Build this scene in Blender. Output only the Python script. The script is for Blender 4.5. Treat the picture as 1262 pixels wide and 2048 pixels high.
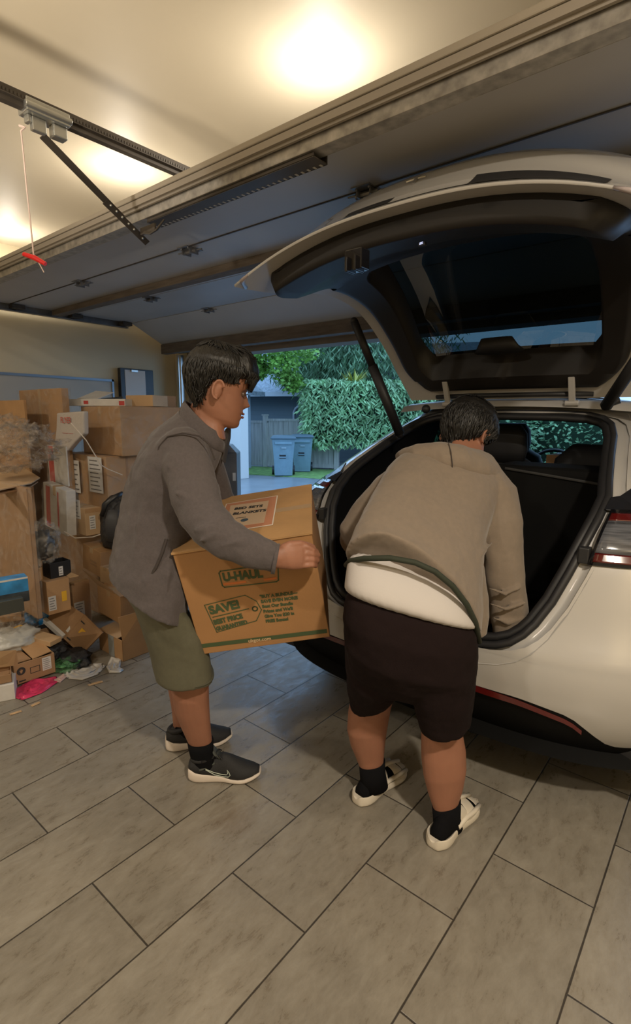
import bpy, bmesh, math, random
from mathutils import Vector, Matrix, noise
from math import sin, cos, pi, radians as R
random.seed(7)
S = bpy.context.scene
COL = S.collection
for o in list(bpy.data.objects): bpy.data.objects.remove(o)

# ------------------------------------------------------------------ camera
CAM = Vector((0, 0, 1.42738)); F_PX = 1038.14; PW, PH = 1262, 2048
_p, _r, _a = .17974, .009556, .88251
def _basis():
    F = Vector((0, cos(_p), -sin(_p))); rt = Vector((1, 0, 0)); up = rt.cross(F)
    r2 = rt*cos(_r)+up*sin(_r); u2 = -rt*sin(_r)+up*cos(_r)
    def w(v): return Vector((v.x*sin(_a)-v.y*cos(_a), v.x*cos(_a)+v.y*sin(_a), v.z))
    return w(r2), w(u2), w(F)
RT, UP, FW = _basis()
cd = bpy.data.cameras.new('camera'); cam = bpy.data.objects.new('camera', cd); COL.objects.link(cam)
cd.sensor_fit = 'HORIZONTAL'; cd.sensor_width = 36; cd.lens = 36*F_PX/PW; cd.clip_start = .02; cd.clip_end = 300
M = Matrix((RT, UP, -FW)).transposed().to_4x4(); M.translation = CAM; cam.matrix_world = M
S.camera = cam
def ray(x, y): return FW+RT*((x-PW/2)/F_PX)-UP*((y-PH/2)/F_PX)
def at(x, y, d): return CAM+ray(x, y)*d
def onz(x, y, z): d = ray(x, y); return CAM+d*((z-CAM.z)/d.z)
def onx(x, y, X): d = ray(x, y); return CAM+d*(X/d.x)
def ony(x, y, Y): d = ray(x, y); return CAM+d*(Y/d.y)

# ------------------------------------------------------------------ world, view, lights
S.view_settings.view_transform = 'Standard'; S.view_settings.look = 'None'
S.view_settings.gamma = 1; S.view_settings.exposure = -0.1; S.view_settings.use_curve_mapping = False
wd = bpy.data.worlds.new('sky'); S.world = wd; wd.use_nodes = True
wn = wd.node_tree.nodes; wl = wd.node_tree.links
wn['Background'].inputs[0].default_value = (.36, .62, 1, 1); wn['Background'].inputs[1].default_value = 2.6
WARM = (1, .88, .72)
def lamp(name, kind, loc, energy, color=WARM, size=.1, target=None, spot=None, blend=.6, size_y=None):
    l = bpy.data.lights.new(name, kind); l.energy = energy; l.color = color
    if kind == 'AREA':
        l.size = size
        if size_y: l.shape = 'RECTANGLE'; l.size_y = size_y
    else: l.shadow_soft_size = size
    if kind == 'SPOT': l.spot_size = R(spot); l.spot_blend = blend
    o = bpy.data.objects.new(name, l); COL.objects.link(o); o.location = loc
    if target is not None: o.rotation_euler = (Vector(target)-Vector(loc)).to_track_quat('-Z', 'Y').to_euler()
    return o
CEIL = 2.85; DZ = 2.34
# ceiling lamps of the garage, behind and beside the photographer
lamp('ceiling_lamp_light', 'AREA', (.9, .15, CEIL-.06), 84, size=.14, target=(.9, .15, 0))
lamp('ceiling_lamp_light', 'AREA', (-1.0, -1.3, CEIL-.06), 36, size=.16, target=(-1.0, -1.3, 0))
lamp('ceiling_lamp_light', 'AREA', (-3.6, -.5, CEIL-.06), 27, size=.16, target=(-3.6, -.5, 0))
# unseen point lights added above the raised door to make the ceiling glow
for x in (-1.52, -3.0, -4.68): lamp('added_glow_light', 'POINT', (x, 1.86, CEIL-.2), 8, color=(1, .92, .80), size=.05)
lamp('added_ceiling_spot', 'SPOT', (-1.66, -.35, 1.95), 110, size=.05, target=(-2.3, .85, CEIL), spot=75, blend=1)  # added spot without a fixture, out of view, brightens the ceiling by the rail

# ------------------------------------------------------------------ mesh helpers
def tag(o, label=None, cat=None, group=None, kind=None):
    if label: o['label'] = label
    if cat: o['category'] = cat
    if group: o['group'] = group
    if kind: o['kind'] = kind
    return o
def empty(name, loc, label=None, cat=None, group=None, kind=None):
    o = bpy.data.objects.new(name, None); COL.objects.link(o); o.location = loc; o.empty_display_size = .1
    return tag(o, label, cat, group, kind)
class MB:
    def __init__(s): s.v = []; s.f = []; s.m = []
    def add(s, vs, fs, m=0):
        n = len(s.v); s.v += [Vector(v) for v in vs]; s.f += [tuple(i+n for i in f) for f in fs]; s.m += [m]*len(fs)
    def box(s, lo, hi, m=0, X=None):
        x0, y0, z0 = lo; x1, y1, z1 = hi
        vs = [Vector(v) for v in ((x0,y0,z0),(x1,y0,z0),(x1,y1,z0),(x0,y1,z0),(x0,y0,z1),(x1,y0,z1),(x1,y1,z1),(x0,y1,z1))]
        if X is not None: vs = [X@v for v in vs]
        s.add(vs, [(0,3,2,1),(4,5,6,7),(0,1,5,4),(1,2,6,5),(2,3,7,6),(3,0,4,7)], m)
    def quad(s, a, b, c, d, m=0): s.add([a, b, c, d], [(0, 1, 2, 3)], m)
    def slab(s, pts, nrm, t, m=0):           # polygon pts extruded by t along -nrm
        n = len(pts); pts = [Vector(p) for p in pts]; nrm = Vector(nrm).normalized()
        s.add(pts+[p-nrm*t for p in pts], [tuple(range(n)), tuple(range(2*n-1, n-1, -1))]+[(i, (i+1) % n, (i+1) % n+n, i+n) for i in range(n)], m)
    def rings(s, rs, cap=True, m=0, closed=True):
        n = len(rs[0]); base = len(s.v)
        for r in rs: s.v += [Vector(p) for p in r]
        k = n if closed else n-1
        for i in range(len(rs)-1):
            for j in range(k):
                s.f.append((base+i*n+j, base+i*n+(j+1) % n, base+(i+1)*n+(j+1) % n, base+(i+1)*n+j)); s.m.append(m)
        if cap:
            s.f.append(tuple(base+j for j in reversed(range(n)))); s.m.append(m)
            s.f.append(tuple(base+(len(rs)-1)*n+j for j in range(n))); s.m.append(m)
    def tube(s, pts, r, n=10, m=0, cap=True, flat=1, up=None):
        pts = [Vector(p) for p in pts]; rs = []
        rad = r if isinstance(r, (list, tuple)) else [r]*len(pts)
        u = None
        for i, p in enumerate(pts):
            t = (pts[min(i+1, len(pts)-1)]-pts[max(i-1, 0)]).normalized()
            if up is not None: u = Vector(up).cross(t)
            elif u is None: u = t.orthogonal()
            u = (u-t*u.dot(t)).normalized() if u.length > 1e-6 else t.orthogonal().normalized()
            w = t.cross(u)
            rs.append([p+u*(cos(2*pi*k/n)*rad[i])+w*(sin(2*pi*k/n)*rad[i]*flat) for k in range(n)])
        s.rings(rs, cap, m)
    def ball(s, c, r, n=12, m=0, X=None):
        c = Vector(c); r = Vector(r) if not isinstance(r, (int, float)) else Vector((r, r, r)); rs = []
        for i in range(1, n):
            a = pi*i/n
            ring = [Vector((r.x*sin(a)*cos(2*pi*j/(2*n)), r.y*sin(a)*sin(2*pi*j/(2*n)), -r.z*cos(a))) for j in range(2*n)]
            rs.append([c+(X@q if X is not None else q) for q in ring])
        s.rings(rs, True, m)
    def stations(s, sts, n=24, e=2.3, m=0, cap=True):
        """sts: (L, R, b) world edge points and half thickness"""
        view = len(sts[0]) == 4; sts = [q[:3] for q in sts]
        cs = [(Vector(a)+Vector(b))/2 for a, b, t in sts]; rs = []
        for i, (a, b, t) in enumerate(sts):
            side = (Vector(b)-Vector(a))/2; tan = cs[min(i+1, len(cs)-1)]-cs[max(i-1, 0)]
            th = side.cross(tan).normalized()*t
            if view:
                v = (cs[i]-CAM).normalized(); tn = tan.normalized(); v = v-tn*v.dot(tn)
                if v.length > .3: th = v.normalized()*t*(1 if v.dot(th) > 0 else -1)
            ring = []
            for k in range(n):
                q = 2*pi*k/n; c_, s_ = cos(q), sin(q)
                ring.append(cs[i]+side*(math.copysign(abs(c_)**(2/e), c_))+th*(math.copysign(abs(s_)**(2/e), s_)))
            rs.append(ring)
        s.rings(rs, cap, m)
    def build(s, name, mats, parent=None, smooth=False, bev=0, loc=None, recalc=True, angle=None):
        me = bpy.data.meshes.new(name); me.from_pydata([tuple(v) for v in s.v], [], s.f)
        mats = mats if isinstance(mats, (list, tuple)) else [mats]
        for m_ in mats: me.materials.append(m_)
        for p, k in zip(me.polygons, s.m): p.material_index = k
        if recalc:
            bm = bmesh.new(); bm.from_mesh(me); bmesh.ops.recalc_face_normals(bm, faces=bm.faces); bm.to_mesh(me); bm.free()
        if smooth:
            me.polygons.foreach_set('use_smooth', [True]*len(me.polygons))
            if angle: 
                try: me.set_sharp_from_angle(angle=R(angle))
                except Exception: pass
        o = bpy.data.objects.new(name, me); COL.objects.link(o)
        if bev:
            b = o.modifiers.new('b', 'BEVEL'); b.width = bev; b.segments = 2; b.limit_method = 'ANGLE'; b.angle_limit = R(35)
        if parent is not None:
            o.parent = parent; o.matrix_parent_inverse = (Matrix.Translation(parent.location)@parent.rotation_euler.to_matrix().to_4x4()).inverted()
        return o
def localize(o, base):
    """put the origin of a world-coordinate mesh at base"""
    base = Vector(base); o.data.transform(Matrix.Translation(-base)); o.location = base; return o
def remesh(o, vox=.006, it=6, disp=None, scale=.12, sm=.5):
    m = o.modifiers.new('r', 'REMESH'); m.mode = 'VOXEL'; m.voxel_size = vox; m.use_smooth_shade = True
    m = o.modifiers.new('s', 'SMOOTH'); m.iterations = it; m.factor = sm
    if disp:
        t = bpy.data.textures.new(o.name+'_folds', 'CLOUDS'); t.noise_scale = scale; t.noise_depth = 2
        m = o.modifiers.new('d', 'DISPLACE'); m.texture = t; m.strength = disp; m.mid_level = .5; m.texture_coords = 'LOCAL'
    return o

# ------------------------------------------------------------------ materials
def mat(name, col, rough=.6, metal=0, var=0, vscale=8, bump=0, bscale=40, spec=.5, stretch=None, coat=0, col2=None, sheen=0, sss=0):
    m = bpy.data.materials.new(name); m.use_nodes = True; n = m.node_tree.nodes; l = m.node_tree.links
    b = n['Principled BSDF']; b.inputs['Roughness'].default_value = rough; b.inputs['Metallic'].default_value = metal
    b.inputs['Specular IOR Level'].default_value = spec; b.inputs['Coat Weight'].default_value = coat
    b.inputs['Sheen Weight'].default_value = sheen
    if sss: b.inputs['Subsurface Weight'].default_value = sss; b.inputs['Subsurface Radius'].default_value = (.012, .004, .002)
    c = tuple(col)+(1,); b.inputs['Base Color'].default_value = c
    tc = n.new('ShaderNodeTexCoord'); src = tc.outputs['Object']
    if stretch:
        mp = n.new('ShaderNodeMapping'); mp.inputs['Scale'].default_value = stretch; l.new(src, mp.inputs[0]); src = mp.outputs[0]
    if var or col2:
        t = n.new('ShaderNodeTexNoise'); t.inputs['Scale'].default_value = vscale; t.inputs['Detail'].default_value = 5; l.new(src, t.inputs[0])
        r = n.new('ShaderNodeValToRGB'); r.color_ramp.elements[0].position = .3; r.color_ramp.elements[1].position = .7
        c2 = tuple(col2) if col2 else tuple(min(1, x*(1+var)) for x in col)
        r.color_ramp.elements[0].color = tuple(x*(1-var) for x in col)+(1,); r.color_ramp.elements[1].color = tuple(c2)+(1,)
        l.new(t.outputs[0], r.inputs[0]); l.new(r.outputs[0], b.inputs['Base Color'])
    if bump:
        t = n.new('ShaderNodeTexNoise'); t.inputs['Scale'].default_value = bscale; t.inputs['Detail'].default_value = 4; l.new(src, t.inputs[0])
        bp = n.new('ShaderNodeBump'); bp.inputs['Strength'].default_value = bump; bp.inputs['Distance'].default_value = .01
        l.new(t.outputs[0], bp.inputs['Height']); l.new(bp.outputs[0], b.inputs['Normal'])
    return m
def glass(name, tint, mixf, rough=.0, gl=(1, 1, 1)):
    m = bpy.data.materials.new(name); m.use_nodes = True; n = m.node_tree.nodes; l = m.node_tree.links
    n.remove(n['Principled BSDF']); out = n['Material Output']
    tr = n.new('ShaderNodeBsdfTransparent'); tr.inputs[0].default_value = tuple(tint)+(1,)
    g = n.new('ShaderNodeBsdfGlossy'); g.inputs['Roughness'].default_value = rough; g.inputs[0].default_value = tuple(gl)+(1,)
    lw = n.new('ShaderNodeLayerWeight'); lw.inputs[0].default_value = .5; pw = n.new('ShaderNodeMath'); pw.operation = 'POWER'; pw.inputs[1].default_value = 5; l.new(lw.outputs['Facing'], pw.inputs[0]); fr = n.new('ShaderNodeMath'); fr.operation = 'MULTIPLY_ADD'; fr.inputs[1].default_value = .95; fr.inputs[2].default_value = .045; l.new(pw.outputs[0], fr.inputs[0])
    ad = n.new('ShaderNodeMath'); ad.operation = 'ADD'; ad.inputs[1].default_value = mixf; l.new(fr.outputs[0], ad.inputs[0])
    mx = n.new('ShaderNodeMixShader'); l.new(ad.outputs[0], mx.inputs[0]); l.new(tr.outputs[0], mx.inputs[1]); l.new(g.outputs[0], mx.inputs[2])
    l.new(mx.outputs[0], out.inputs[0]); return m
def film(name, amount=.35, bump=1.0, scale=14, tint=(.9, .9, .9)):
    """clear crumpled plastic: see-through with wrinkled gloss"""
    m = bpy.data.materials.new(name); m.use_nodes = True; n = m.node_tree.nodes; l = m.node_tree.links
    b = n['Principled BSDF']; out = n['Material Output']
    b.inputs['Base Color'].default_value = tuple(tint)+(1,); b.inputs['Roughness'].default_value = .18
    tr = n.new('ShaderNodeBsdfTransparent'); mx = n.new('ShaderNodeMixShader')
    tc = n.new('ShaderNodeTexCoord'); t = n.new('ShaderNodeTexNoise'); t.inputs['Scale'].default_value = scale; t.inputs['Detail'].default_value = 6
    t.inputs['Distortion'].default_value = 1.5
    l.new(tc.outputs['Object'], t.inputs[0]); bp = n.new('ShaderNodeBump'); bp.inputs['Strength'].default_value = bump; bp.inputs['Distance'].default_value = .03
    l.new(t.outputs[0], bp.inputs['Height']); l.new(bp.outputs[0], b.inputs['Normal'])
    r = n.new('ShaderNodeMapRange'); r.inputs[1].default_value = .45; r.inputs[2].default_value = .75; r.inputs[3].default_value = amount*.4; r.inputs[4].default_value = min(1, amount*1.8)
    l.new(t.outputs[0], r.inputs[0]); l.new(r.outputs[0], mx.inputs[0]); l.new(tr.outputs[0], mx.inputs[1]); l.new(b.outputs[0], mx.inputs[2]); l.new(mx.outputs[0], out.inputs[0])
    return m
CARD = mat('cardboard', (.42, .245, .115), .75, var=.12, vscale=5, bump=.08, bscale=120)
CARD2 = mat('cardboard_dark', (.33, .195, .10), .75, var=.12, vscale=5, bump=.08, bscale=120)
CARD3 = mat('cardboard_pale', (.50, .33, .18), .7, var=.12, vscale=5, bump=.08, bscale=120)
CARDIN = mat('cardboard_inside', (.34, .20, .10), .85, var=.1)
TAPE = mat('packing_tape', (.45, .30, .16), .25, var=.05)
GTAPE = mat('grey_tape', (.30, .31, .30), .35)
PAPER = mat('white_paper', (.62, .60, .57), .7, var=.06, vscale=20)
INK = mat('black_ink', (.03, .03, .03), .7)
GREEN = mat('green_ink', (.055, .085, .035), .7)
ORANGE = mat('orange_ink', (.55, .16, .04), .7)
RED = mat('red_print', (.50, .06, .05), .6)
TEAL = mat('teal_print', (.03, .16, .13), .5)
YEL = mat('yellow_mark', (.75, .42, .03), .6)
BLUE = mat('blue_package', (.03, .22, .50), .4, var=.4, vscale=12)
PINK = mat('pink_plastic', (.62, .04, .12), .3, bump=.6, bscale=25)
BLACKP = mat('black_plastic', (.018, .018, .02), .4)
BLACKB = mat('black_bag_fabric', (.02, .02, .022), .6, bump=.5, bscale=60)
WRAP = film('plastic_wrap', .13, 1, 9, (.75, .72, .68))
CLEAR = film('clear_plastic_bag', .26, .8, 18, (.6, .56, .5))
BUBB = film('bubble_wrap', .30, .8, 26, (.62, .52, .42))
GALV = mat('galvanised_steel', (.42, .40, .37), .42, .75, var=.28, vscale=28, bump=.03)
STEEL = mat('zinc_steel', (.55, .56, .54), .3, .9, var=.1)
DKST = mat('dark_perforated_steel', (.085, .072, .06), .5, .5, var=.15)
WOODB = mat('weathered_wood_brace', (.14, .112, .088), .8, var=.25, vscale=6, stretch=(1, 8, 8), bump=.2)
DOORW = mat('door_panel_paint', (.44, .43, .43), .42, var=.04, vscale=3)
CEILM = mat('ceiling_paint', (.74, .65, .49), .55, var=.02, vscale=2)
WALLM = mat('wall_paint', (.64, .55, .37), .7, var=.03, vscale=2)
CARW = mat('pearl_white_paint', (.47, .452, .425), .25, coat=.8, spec=.5)
CARIN = mat('white_inner_paint', (.46, .445, .425), .38, coat=.3)
TRIM = mat('black_trim', (.012, .012, .014), .55)
GLOSSB = mat('gloss_black_trim', (.008, .008, .01), .12, coat=.5)
RUBBER = mat('rubber_seal', (.02, .02, .022), .5)
LINER = mat('trunk_liner_felt', (.006, .006, .006), .95, spec=.1)
SEATM = mat('seat_fabric', (.012, .012, .014), .7)
REDL = mat('red_lens', (.085, .006, .006), .15, coat=1)
GREYL = mat('smoked_lens', (.10, .105, .12), .08, coat=1, var=.5, vscale=30, stretch=(.3, .3, 6))
CHROME = mat('chrome', (.7, .7, .7), .08, 1)
TGLASS = glass('tinted_rear_glass', (.05, .07, .07), .07)
WGLASS = glass('windshield_glass', (.72, .80, .78), .0)
SKIN = mat('skin', (.30, .135, .082), .55, var=.06, vscale=14, sss=.12, bump=.05, bscale=300)
HAIR = mat('black_hair', (.010, .009, .008), .45, bump=.35, bscale=160, stretch=(1, 1, .12))
JACK = mat('grey_fleece', (.095, .082, .083), .95, var=.08, vscale=120, bump=.2, bscale=350, sheen=.15, spec=.2)
JACKD = mat('grey_seam', (.045, .036, .034), .9)
OLIVE = mat('olive_shorts', (.105, .10, .065), .9, var=.06, vscale=60, bump=.1, bscale=400)
SOCK = mat('black_sock', (.006, .006, .007), .98, spec=.1, bump=.15, bscale=200)
SHOEB = mat('black_mesh_shoe', (.016, .016, .017), .75, bump=.2, bscale=400)
SHOEG = mat('grey_shoe_panel', (.06, .065, .055), .7)
SOLE = mat('cream_sole', (.62, .54, .46), .55)
SWOO = mat('pale_logo_outline', (.55, .60, .50), .5)
HOOD = mat('taupe_hoodie', (.20, .158, .12), .9, var=.05, vscale=60, bump=.1, bscale=300, sheen=.2)
HTRIM = mat('dark_green_binding', (.022, .028, .016), .8)
TEE = mat('white_tshirt', (.50, .47, .45), .85, bump=.05, bscale=200)
SHORT = mat('dark_maroon_shorts', (.011, .006, .006), .95, spec=.15, bump=.1, bscale=200)
SLIDE = mat('white_foam_slide', (.62, .56, .46), .6)
CORD = mat('white_cord', (.7, .55, .5), .6)
REDP = mat('red_handle', (.75, .02, .02), .35)

# ------------------------------------------------------------------ the room
def floor_mat():
    m = mat('stone_floor_tiles', (.25, .225, .18), .42); n = m.node_tree.nodes; l = m.node_tree.links; b = n['Principled BSDF']
    g = n.new('ShaderNodeNewGeometry'); sp = n.new('ShaderNodeSeparateXYZ'); l.new(g.outputs['Position'], sp.inputs[0])
    def mth(op, a, bb=None):
        q = n.new('ShaderNodeMath'); q.operation = op
        for i, x in enumerate((a, bb)):
            if x is None: continue
            if isinstance(x, (int, float)): q.inputs[i].default_value = x
            else: l.new(x, q.inputs[i])
        return q.outputs[0]
    X0, Y0, W = -1.7074, .6310, .3048
    bx = mth('DIVIDE', mth('SUBTRACT', sp.outputs[0], X0), W); row = mth('FLOOR', bx); fx = mth('FRACT', bx)
    par = mth('MULTIPLY', mth('FRACT', mth('MULTIPLY', mth('ADD', row, 1), .5)), 2)      # 1 where row is even
    ay = mth('DIVIDE', mth('SUBTRACT', mth('SUBTRACT', sp.outputs[1], Y0), mth('MULTIPLY', par, W)), 2*W); fy = mth('FRACT', ay)
    dx = mth('MULTIPLY', mth('MINIMUM', fx, mth('SUBTRACT', 1, fx)), W); dy = mth('MULTIPLY', mth('MINIMUM', fy, mth('SUBTRACT', 1, fy)), 2*W)
    nz = n.new('ShaderNodeTexNoise'); nz.inputs['Scale'].default_value = 30; nz.inputs['Detail'].default_value = 3; l.new(g.outputs['Position'], nz.inputs[0])
    dd = mth('ADD', mth('MINIMUM', dx, dy), mth('MULTIPLY', mth('SUBTRACT', nz.outputs[0], .5), .0016))
    gr = n.new('ShaderNodeMapRange'); gr.inputs[1].default_value = .0016; gr.inputs[2].default_value = .0032; l.new(dd, gr.inputs[0])
    cid = n.new('ShaderNodeCombineXYZ'); l.new(row, cid.inputs[0]); l.new(mth('FLOOR', ay), cid.inputs[1])
    wn_ = n.new('ShaderNodeTexWhiteNoise'); l.new(cid.outputs[0], wn_.inputs[0])
    # slate-like streaks, offset per tile
    mp = n.new('ShaderNodeVectorMath'); mp.operation = 'MULTIPLY_ADD'; l.new(wn_.outputs[1], mp.inputs[0]); mp.inputs[1].default_value = (9, 9, 9); l.new(g.outputs['Position'], mp.inputs[2])
    mm = n.new('ShaderNodeMapping'); mm.inputs['Rotation'].default_value = (0, 0, .5); mm.inputs['Scale'].default_value = (2.4, 1, 1); l.new(mp.outputs[0], mm.inputs[0])
    t1 = n.new('ShaderNodeTexNoise'); t1.inputs['Scale'].default_value = 11; t1.inputs['Detail'].default_value = 12; t1.inputs['Roughness'].default_value = .74; t1.inputs['Distortion'].default_value = .25; l.new(mm.outputs[0], t1.inputs[0])
    t2 = n.new('ShaderNodeTexNoise'); t2.inputs['Scale'].default_value = 3; t2.inputs['Detail'].default_value = 6; l.new(mp.outputs[0], t2.inputs[0])
    r1 = n.new('ShaderNodeValToRGB'); cr = r1.color_ramp
    cr.elements[0].position = .30; cr.elements[0].color = (.16, .135, .102, 1); cr.elements[1].position = .62; cr.elements[1].color = (.265, .24, .195, 1)
    e = cr.elements.new(.44); e.color = (.225, .20, .16, 1)
    l.new(t1.outputs[0], r1.inputs[0])
    mx = n.new('ShaderNodeMix'); mx.data_type = 'RGBA'; mx.blend_type = 'MULTIPLY'; mx.inputs[0].default_value = 1
    v = n.new('ShaderNodeMapRange'); v.inputs[1].default_value = .3; v.inputs[2].default_value = .7; v.inputs[3].default_value = .86; v.inputs[4].default_value = 1.12; l.new(t2.outputs[0], v.inputs[0])
    v2 = mth('MULTIPLY', v.outputs[0], mth('ADD', .93, mth('MULTIPLY', wn_.outputs[0], .14)))
    cc = n.new('ShaderNodeCombineColor'); [l.new(v2, cc.inputs[i]) for i in range(3)]
    l.new(r1.outputs[0], mx.inputs[6]); l.new(cc.outputs[0], mx.inputs[7])
    m2 = n.new('ShaderNodeMix'); m2.data_type = 'RGBA'; l.new(gr.outputs[0], m2.inputs[0]); m2.inputs[6].default_value = (.045, .038, .030, 1); l.new(mx.outputs[2], m2.inputs[7])
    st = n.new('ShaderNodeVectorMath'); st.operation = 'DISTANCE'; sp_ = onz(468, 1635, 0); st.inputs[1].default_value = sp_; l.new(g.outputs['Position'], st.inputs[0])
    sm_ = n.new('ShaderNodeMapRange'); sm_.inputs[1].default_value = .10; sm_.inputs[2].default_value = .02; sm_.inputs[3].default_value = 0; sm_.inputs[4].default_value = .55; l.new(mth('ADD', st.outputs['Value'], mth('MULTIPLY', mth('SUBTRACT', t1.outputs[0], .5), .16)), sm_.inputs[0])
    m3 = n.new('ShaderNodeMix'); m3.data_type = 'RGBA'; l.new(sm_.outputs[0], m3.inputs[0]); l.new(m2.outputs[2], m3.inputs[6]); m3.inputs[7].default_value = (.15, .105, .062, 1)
    l.new(m3.outputs[2], b.inputs['Base Color'])
    rr = n.new('ShaderNodeMapRange'); rr.inputs[1].default_value = .35; rr.inputs[2].default_value = .65; rr.inputs[3].default_value = .22; rr.inputs[4].default_value = .50; l.new(t1.outputs[0], rr.inputs[0]); l.new(rr.outputs[0], b.inputs['Roughness'])
    hh = mth('ADD', mth('MULTIPLY', t1.outputs[0], .35), mth('MULTIPLY', gr.outputs[0], .6))
    bp = n.new('ShaderNodeBump'); bp.inputs['Strength'].default_value = .55; bp.inputs['Distance'].default_value = .006; l.new(hh, bp.inputs['Height']); l.new(bp.outputs[0], b.inputs['Normal'])
    return m
FLOORM = floor_mat()
XL, YD, XR, YB = -5.05, 3.66, 1.6, -3.2
def struct(name, m, mats, parent=None, **k):
    o = m.build(name, mats, parent, **k)
    if parent is None: o['kind'] = 'structure'
    return o
b = MB(); b.box((XL-.1, YB-.1, -.1), (XR+.1, YD+.12, 0)); struct('floor', b, FLOORM)
b = MB(); b.box((XL-.1, YB-.1, CEIL), (XR+.1, YD+.12, CEIL+.1)); struct('ceiling', b, CEILM)
b = MB(); b.box((XL-.1, YB-.1, 0), (XL, YD+.12, CEIL)); struct('wall_left', b, WALLM)
b = MB(); b.box((XR, YB-.1, 0), (XR+.1, YD+.12, CEIL)); struct('wall_right', b, WALLM)
b = MB(); b.box((XL, YB-.1, 0), (XR, YB, CEIL)); struct('wall_back', b, WALLM)
OX0, OX1, OZ = -4.80, .75, 2.10
b = MB(); b.box((XL, YD-.02, 0), (OX0, YD+.12, CEIL)); b.box((OX1, YD-.02, 0), (XR, YD+.12, CEIL)); b.box((OX0, YD-.02, OZ), (OX1, YD+.12, CEIL)); struct('wall_front', b, WALLM)
JAMB = mat('door_jamb_wood', (.22, .18, .14), .7, var=.1)
b = MB(); b.box((OX0, YD-.04, 0), (OX0+.05, YD+.14, OZ)); b.box((OX1-.05, YD-.04, 0), (OX1, YD+.14, OZ)); b.box((OX0, YD-.04, OZ-.05), (OX1, YD+.14, OZ)); struct('trim_1', b, JAMB)

# ---- raised sectional door
door = empty('door_1', (-2.0, 2.4, DZ)); door['kind'] = 'structure'
DX0, DX1 = -4.90, .62
ys = [1.42, 1.90, 2.46, 3.02]
for i in range(3):
    b = MB(); b.box((DX0, ys[i]+.002, DZ), (DX1, ys[i+1]-.002, DZ+.045)); b.build('door_panel', DOORW, door, bev=.004)
p0 = Vector((0, 3.03, DZ)); p1 = Vector((0, 3.42, 2.15)); d = (p1-p0).normalized(); nn = Vector((0, -d.z, d.y))
b = MB()
b.slab([(DX0, p0.y, p0.z), (DX1, p0.y, p0.z), (DX1, p1.y, p1.z), (DX0, p1.y, p1.z)], -nn, .045)
b.build('door_panel', DOORW, door)
b = MB(); b.box((DX0, 3.42, 2.085), (DX1, 3.47, 2.165)); b.box((DX0, 3.47, 2.10), (DX1, 3.60, 2.15)); b.build('bottom_rail', mat('door_bottom_rail', (.20, .19, .19), .5, .3), door, bev=.004)
b = MB(); b.box((DX0, 3.36, 2.075), (DX1, 3.43, 2.17)); b.build('wood_brace', WOODB, door)
# top edge: outer lip, white rail and galvanised strut
b = MB(); b.box((DX0, 1.408, DZ+.024), (DX1, 1.422, DZ+.046)); b.build('top_rail', mat('door_top_rail', (.40, .355, .29), .5, .2), door, bev=.004)
b = MB(); b.box((DX0, 1.412, DZ-.002), (DX1, 1.424, DZ+.021)); b.box((DX0, 1.424, DZ-.012), (DX1, 1.434, DZ)); b.build('top_lip', mat('door_lip', (.36, .32, .27), .45, .3), door)
b = MB(); b.box((DX0, 1.440, DZ-.048), (DX1, 1.443, DZ-.004)); b.box((DX0, 1.440, DZ-.050), (DX1, 1.500, DZ-.046)); b.box((DX0, 1.500, DZ-.050), (DX1, 1.503, DZ)); b.build('steel_strut', GALV, door, bev=.003)
# wood braces across the panels
b = MB(); b.box((DX0+.02, 2.235, DZ-.045), (DX1, 2.32, DZ)); b.build('wood_brace', WOODB, door, bev=.004)
b = MB(); b.box((DX0+.02, 1.90-.003, DZ-.004), (DX1, 1.90+.003, DZ+.001)); b.build('panel_joint', DKST, door)
# hinges on the panel joints
def hinge(x, y, parent):
    b = MB(); z = DZ
    b.box((x-.045, y-.055, z-.004), (x+.045, y-.005, z)); b.box((x-.045, y+.005, z-.004), (x+.045, y+.055, z))
    b.tube([(x-.055, y, z-.014), (x+.055, y, z-.014)], .012, 8)
    b.tube([(x-.09, y-.01, z-.012), (x+.09, y+.01, z-.012)], .004, 6)
    b.box((x-.035, y-.03, z-.03), (x-.028, y+.03, z)); b.box((x+.028, y-.03, z-.03), (x+.035, y+.03, z))
    for sx in (-.03, .03):
        for sy in (-.035, .035): b.ball((x+sx, y+sy, z-.006), .006, 5)
    return b.build('hinge', mat('hinge_steel', (.25, .25, .26), .4, .7) if 'hinge_steel' not in bpy.data.materials else bpy.data.materials['hinge_steel'], parent)
for q in ((165, 567), (380, 502), (735, 385)):
    w = onz(*q, DZ-.01); hinge(w.x, w.y, door)
for q in ((303, 598), (418, 620)):
    w = onz(*q, DZ-.01); hinge(w.x, w.y, door)
# perforated dark steel angle under the strut
b = MB(); xb, xa = onz(655, 330, DZ-.066).x, onz(322, 455, DZ-.066).x; yf = onz(655, 330, DZ-.066).y; yn = yf-.075
b.box((xa, yn, DZ-.066), (xb, yf, DZ-.062)); b.box((xa, yf-.004, DZ-.066), (xb, yf, DZ-.004)); b.box((xa, yn, DZ-.064), (xb, yn+.004, DZ-.052))
n_h = 34
pa = b.build('perforated_angle', DKST, door)
b = MB()
for i in range(n_h):
    x = xa+.03+(xb-xa-.05)*i/(n_h-1)
    b.box((x-.0045, yf-.018, DZ-.0668), (x+.0045, yf-.003, DZ-.0615))
b.build('slot_row', mat('slot_light', (.42, .40, .36), .5), door)
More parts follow.
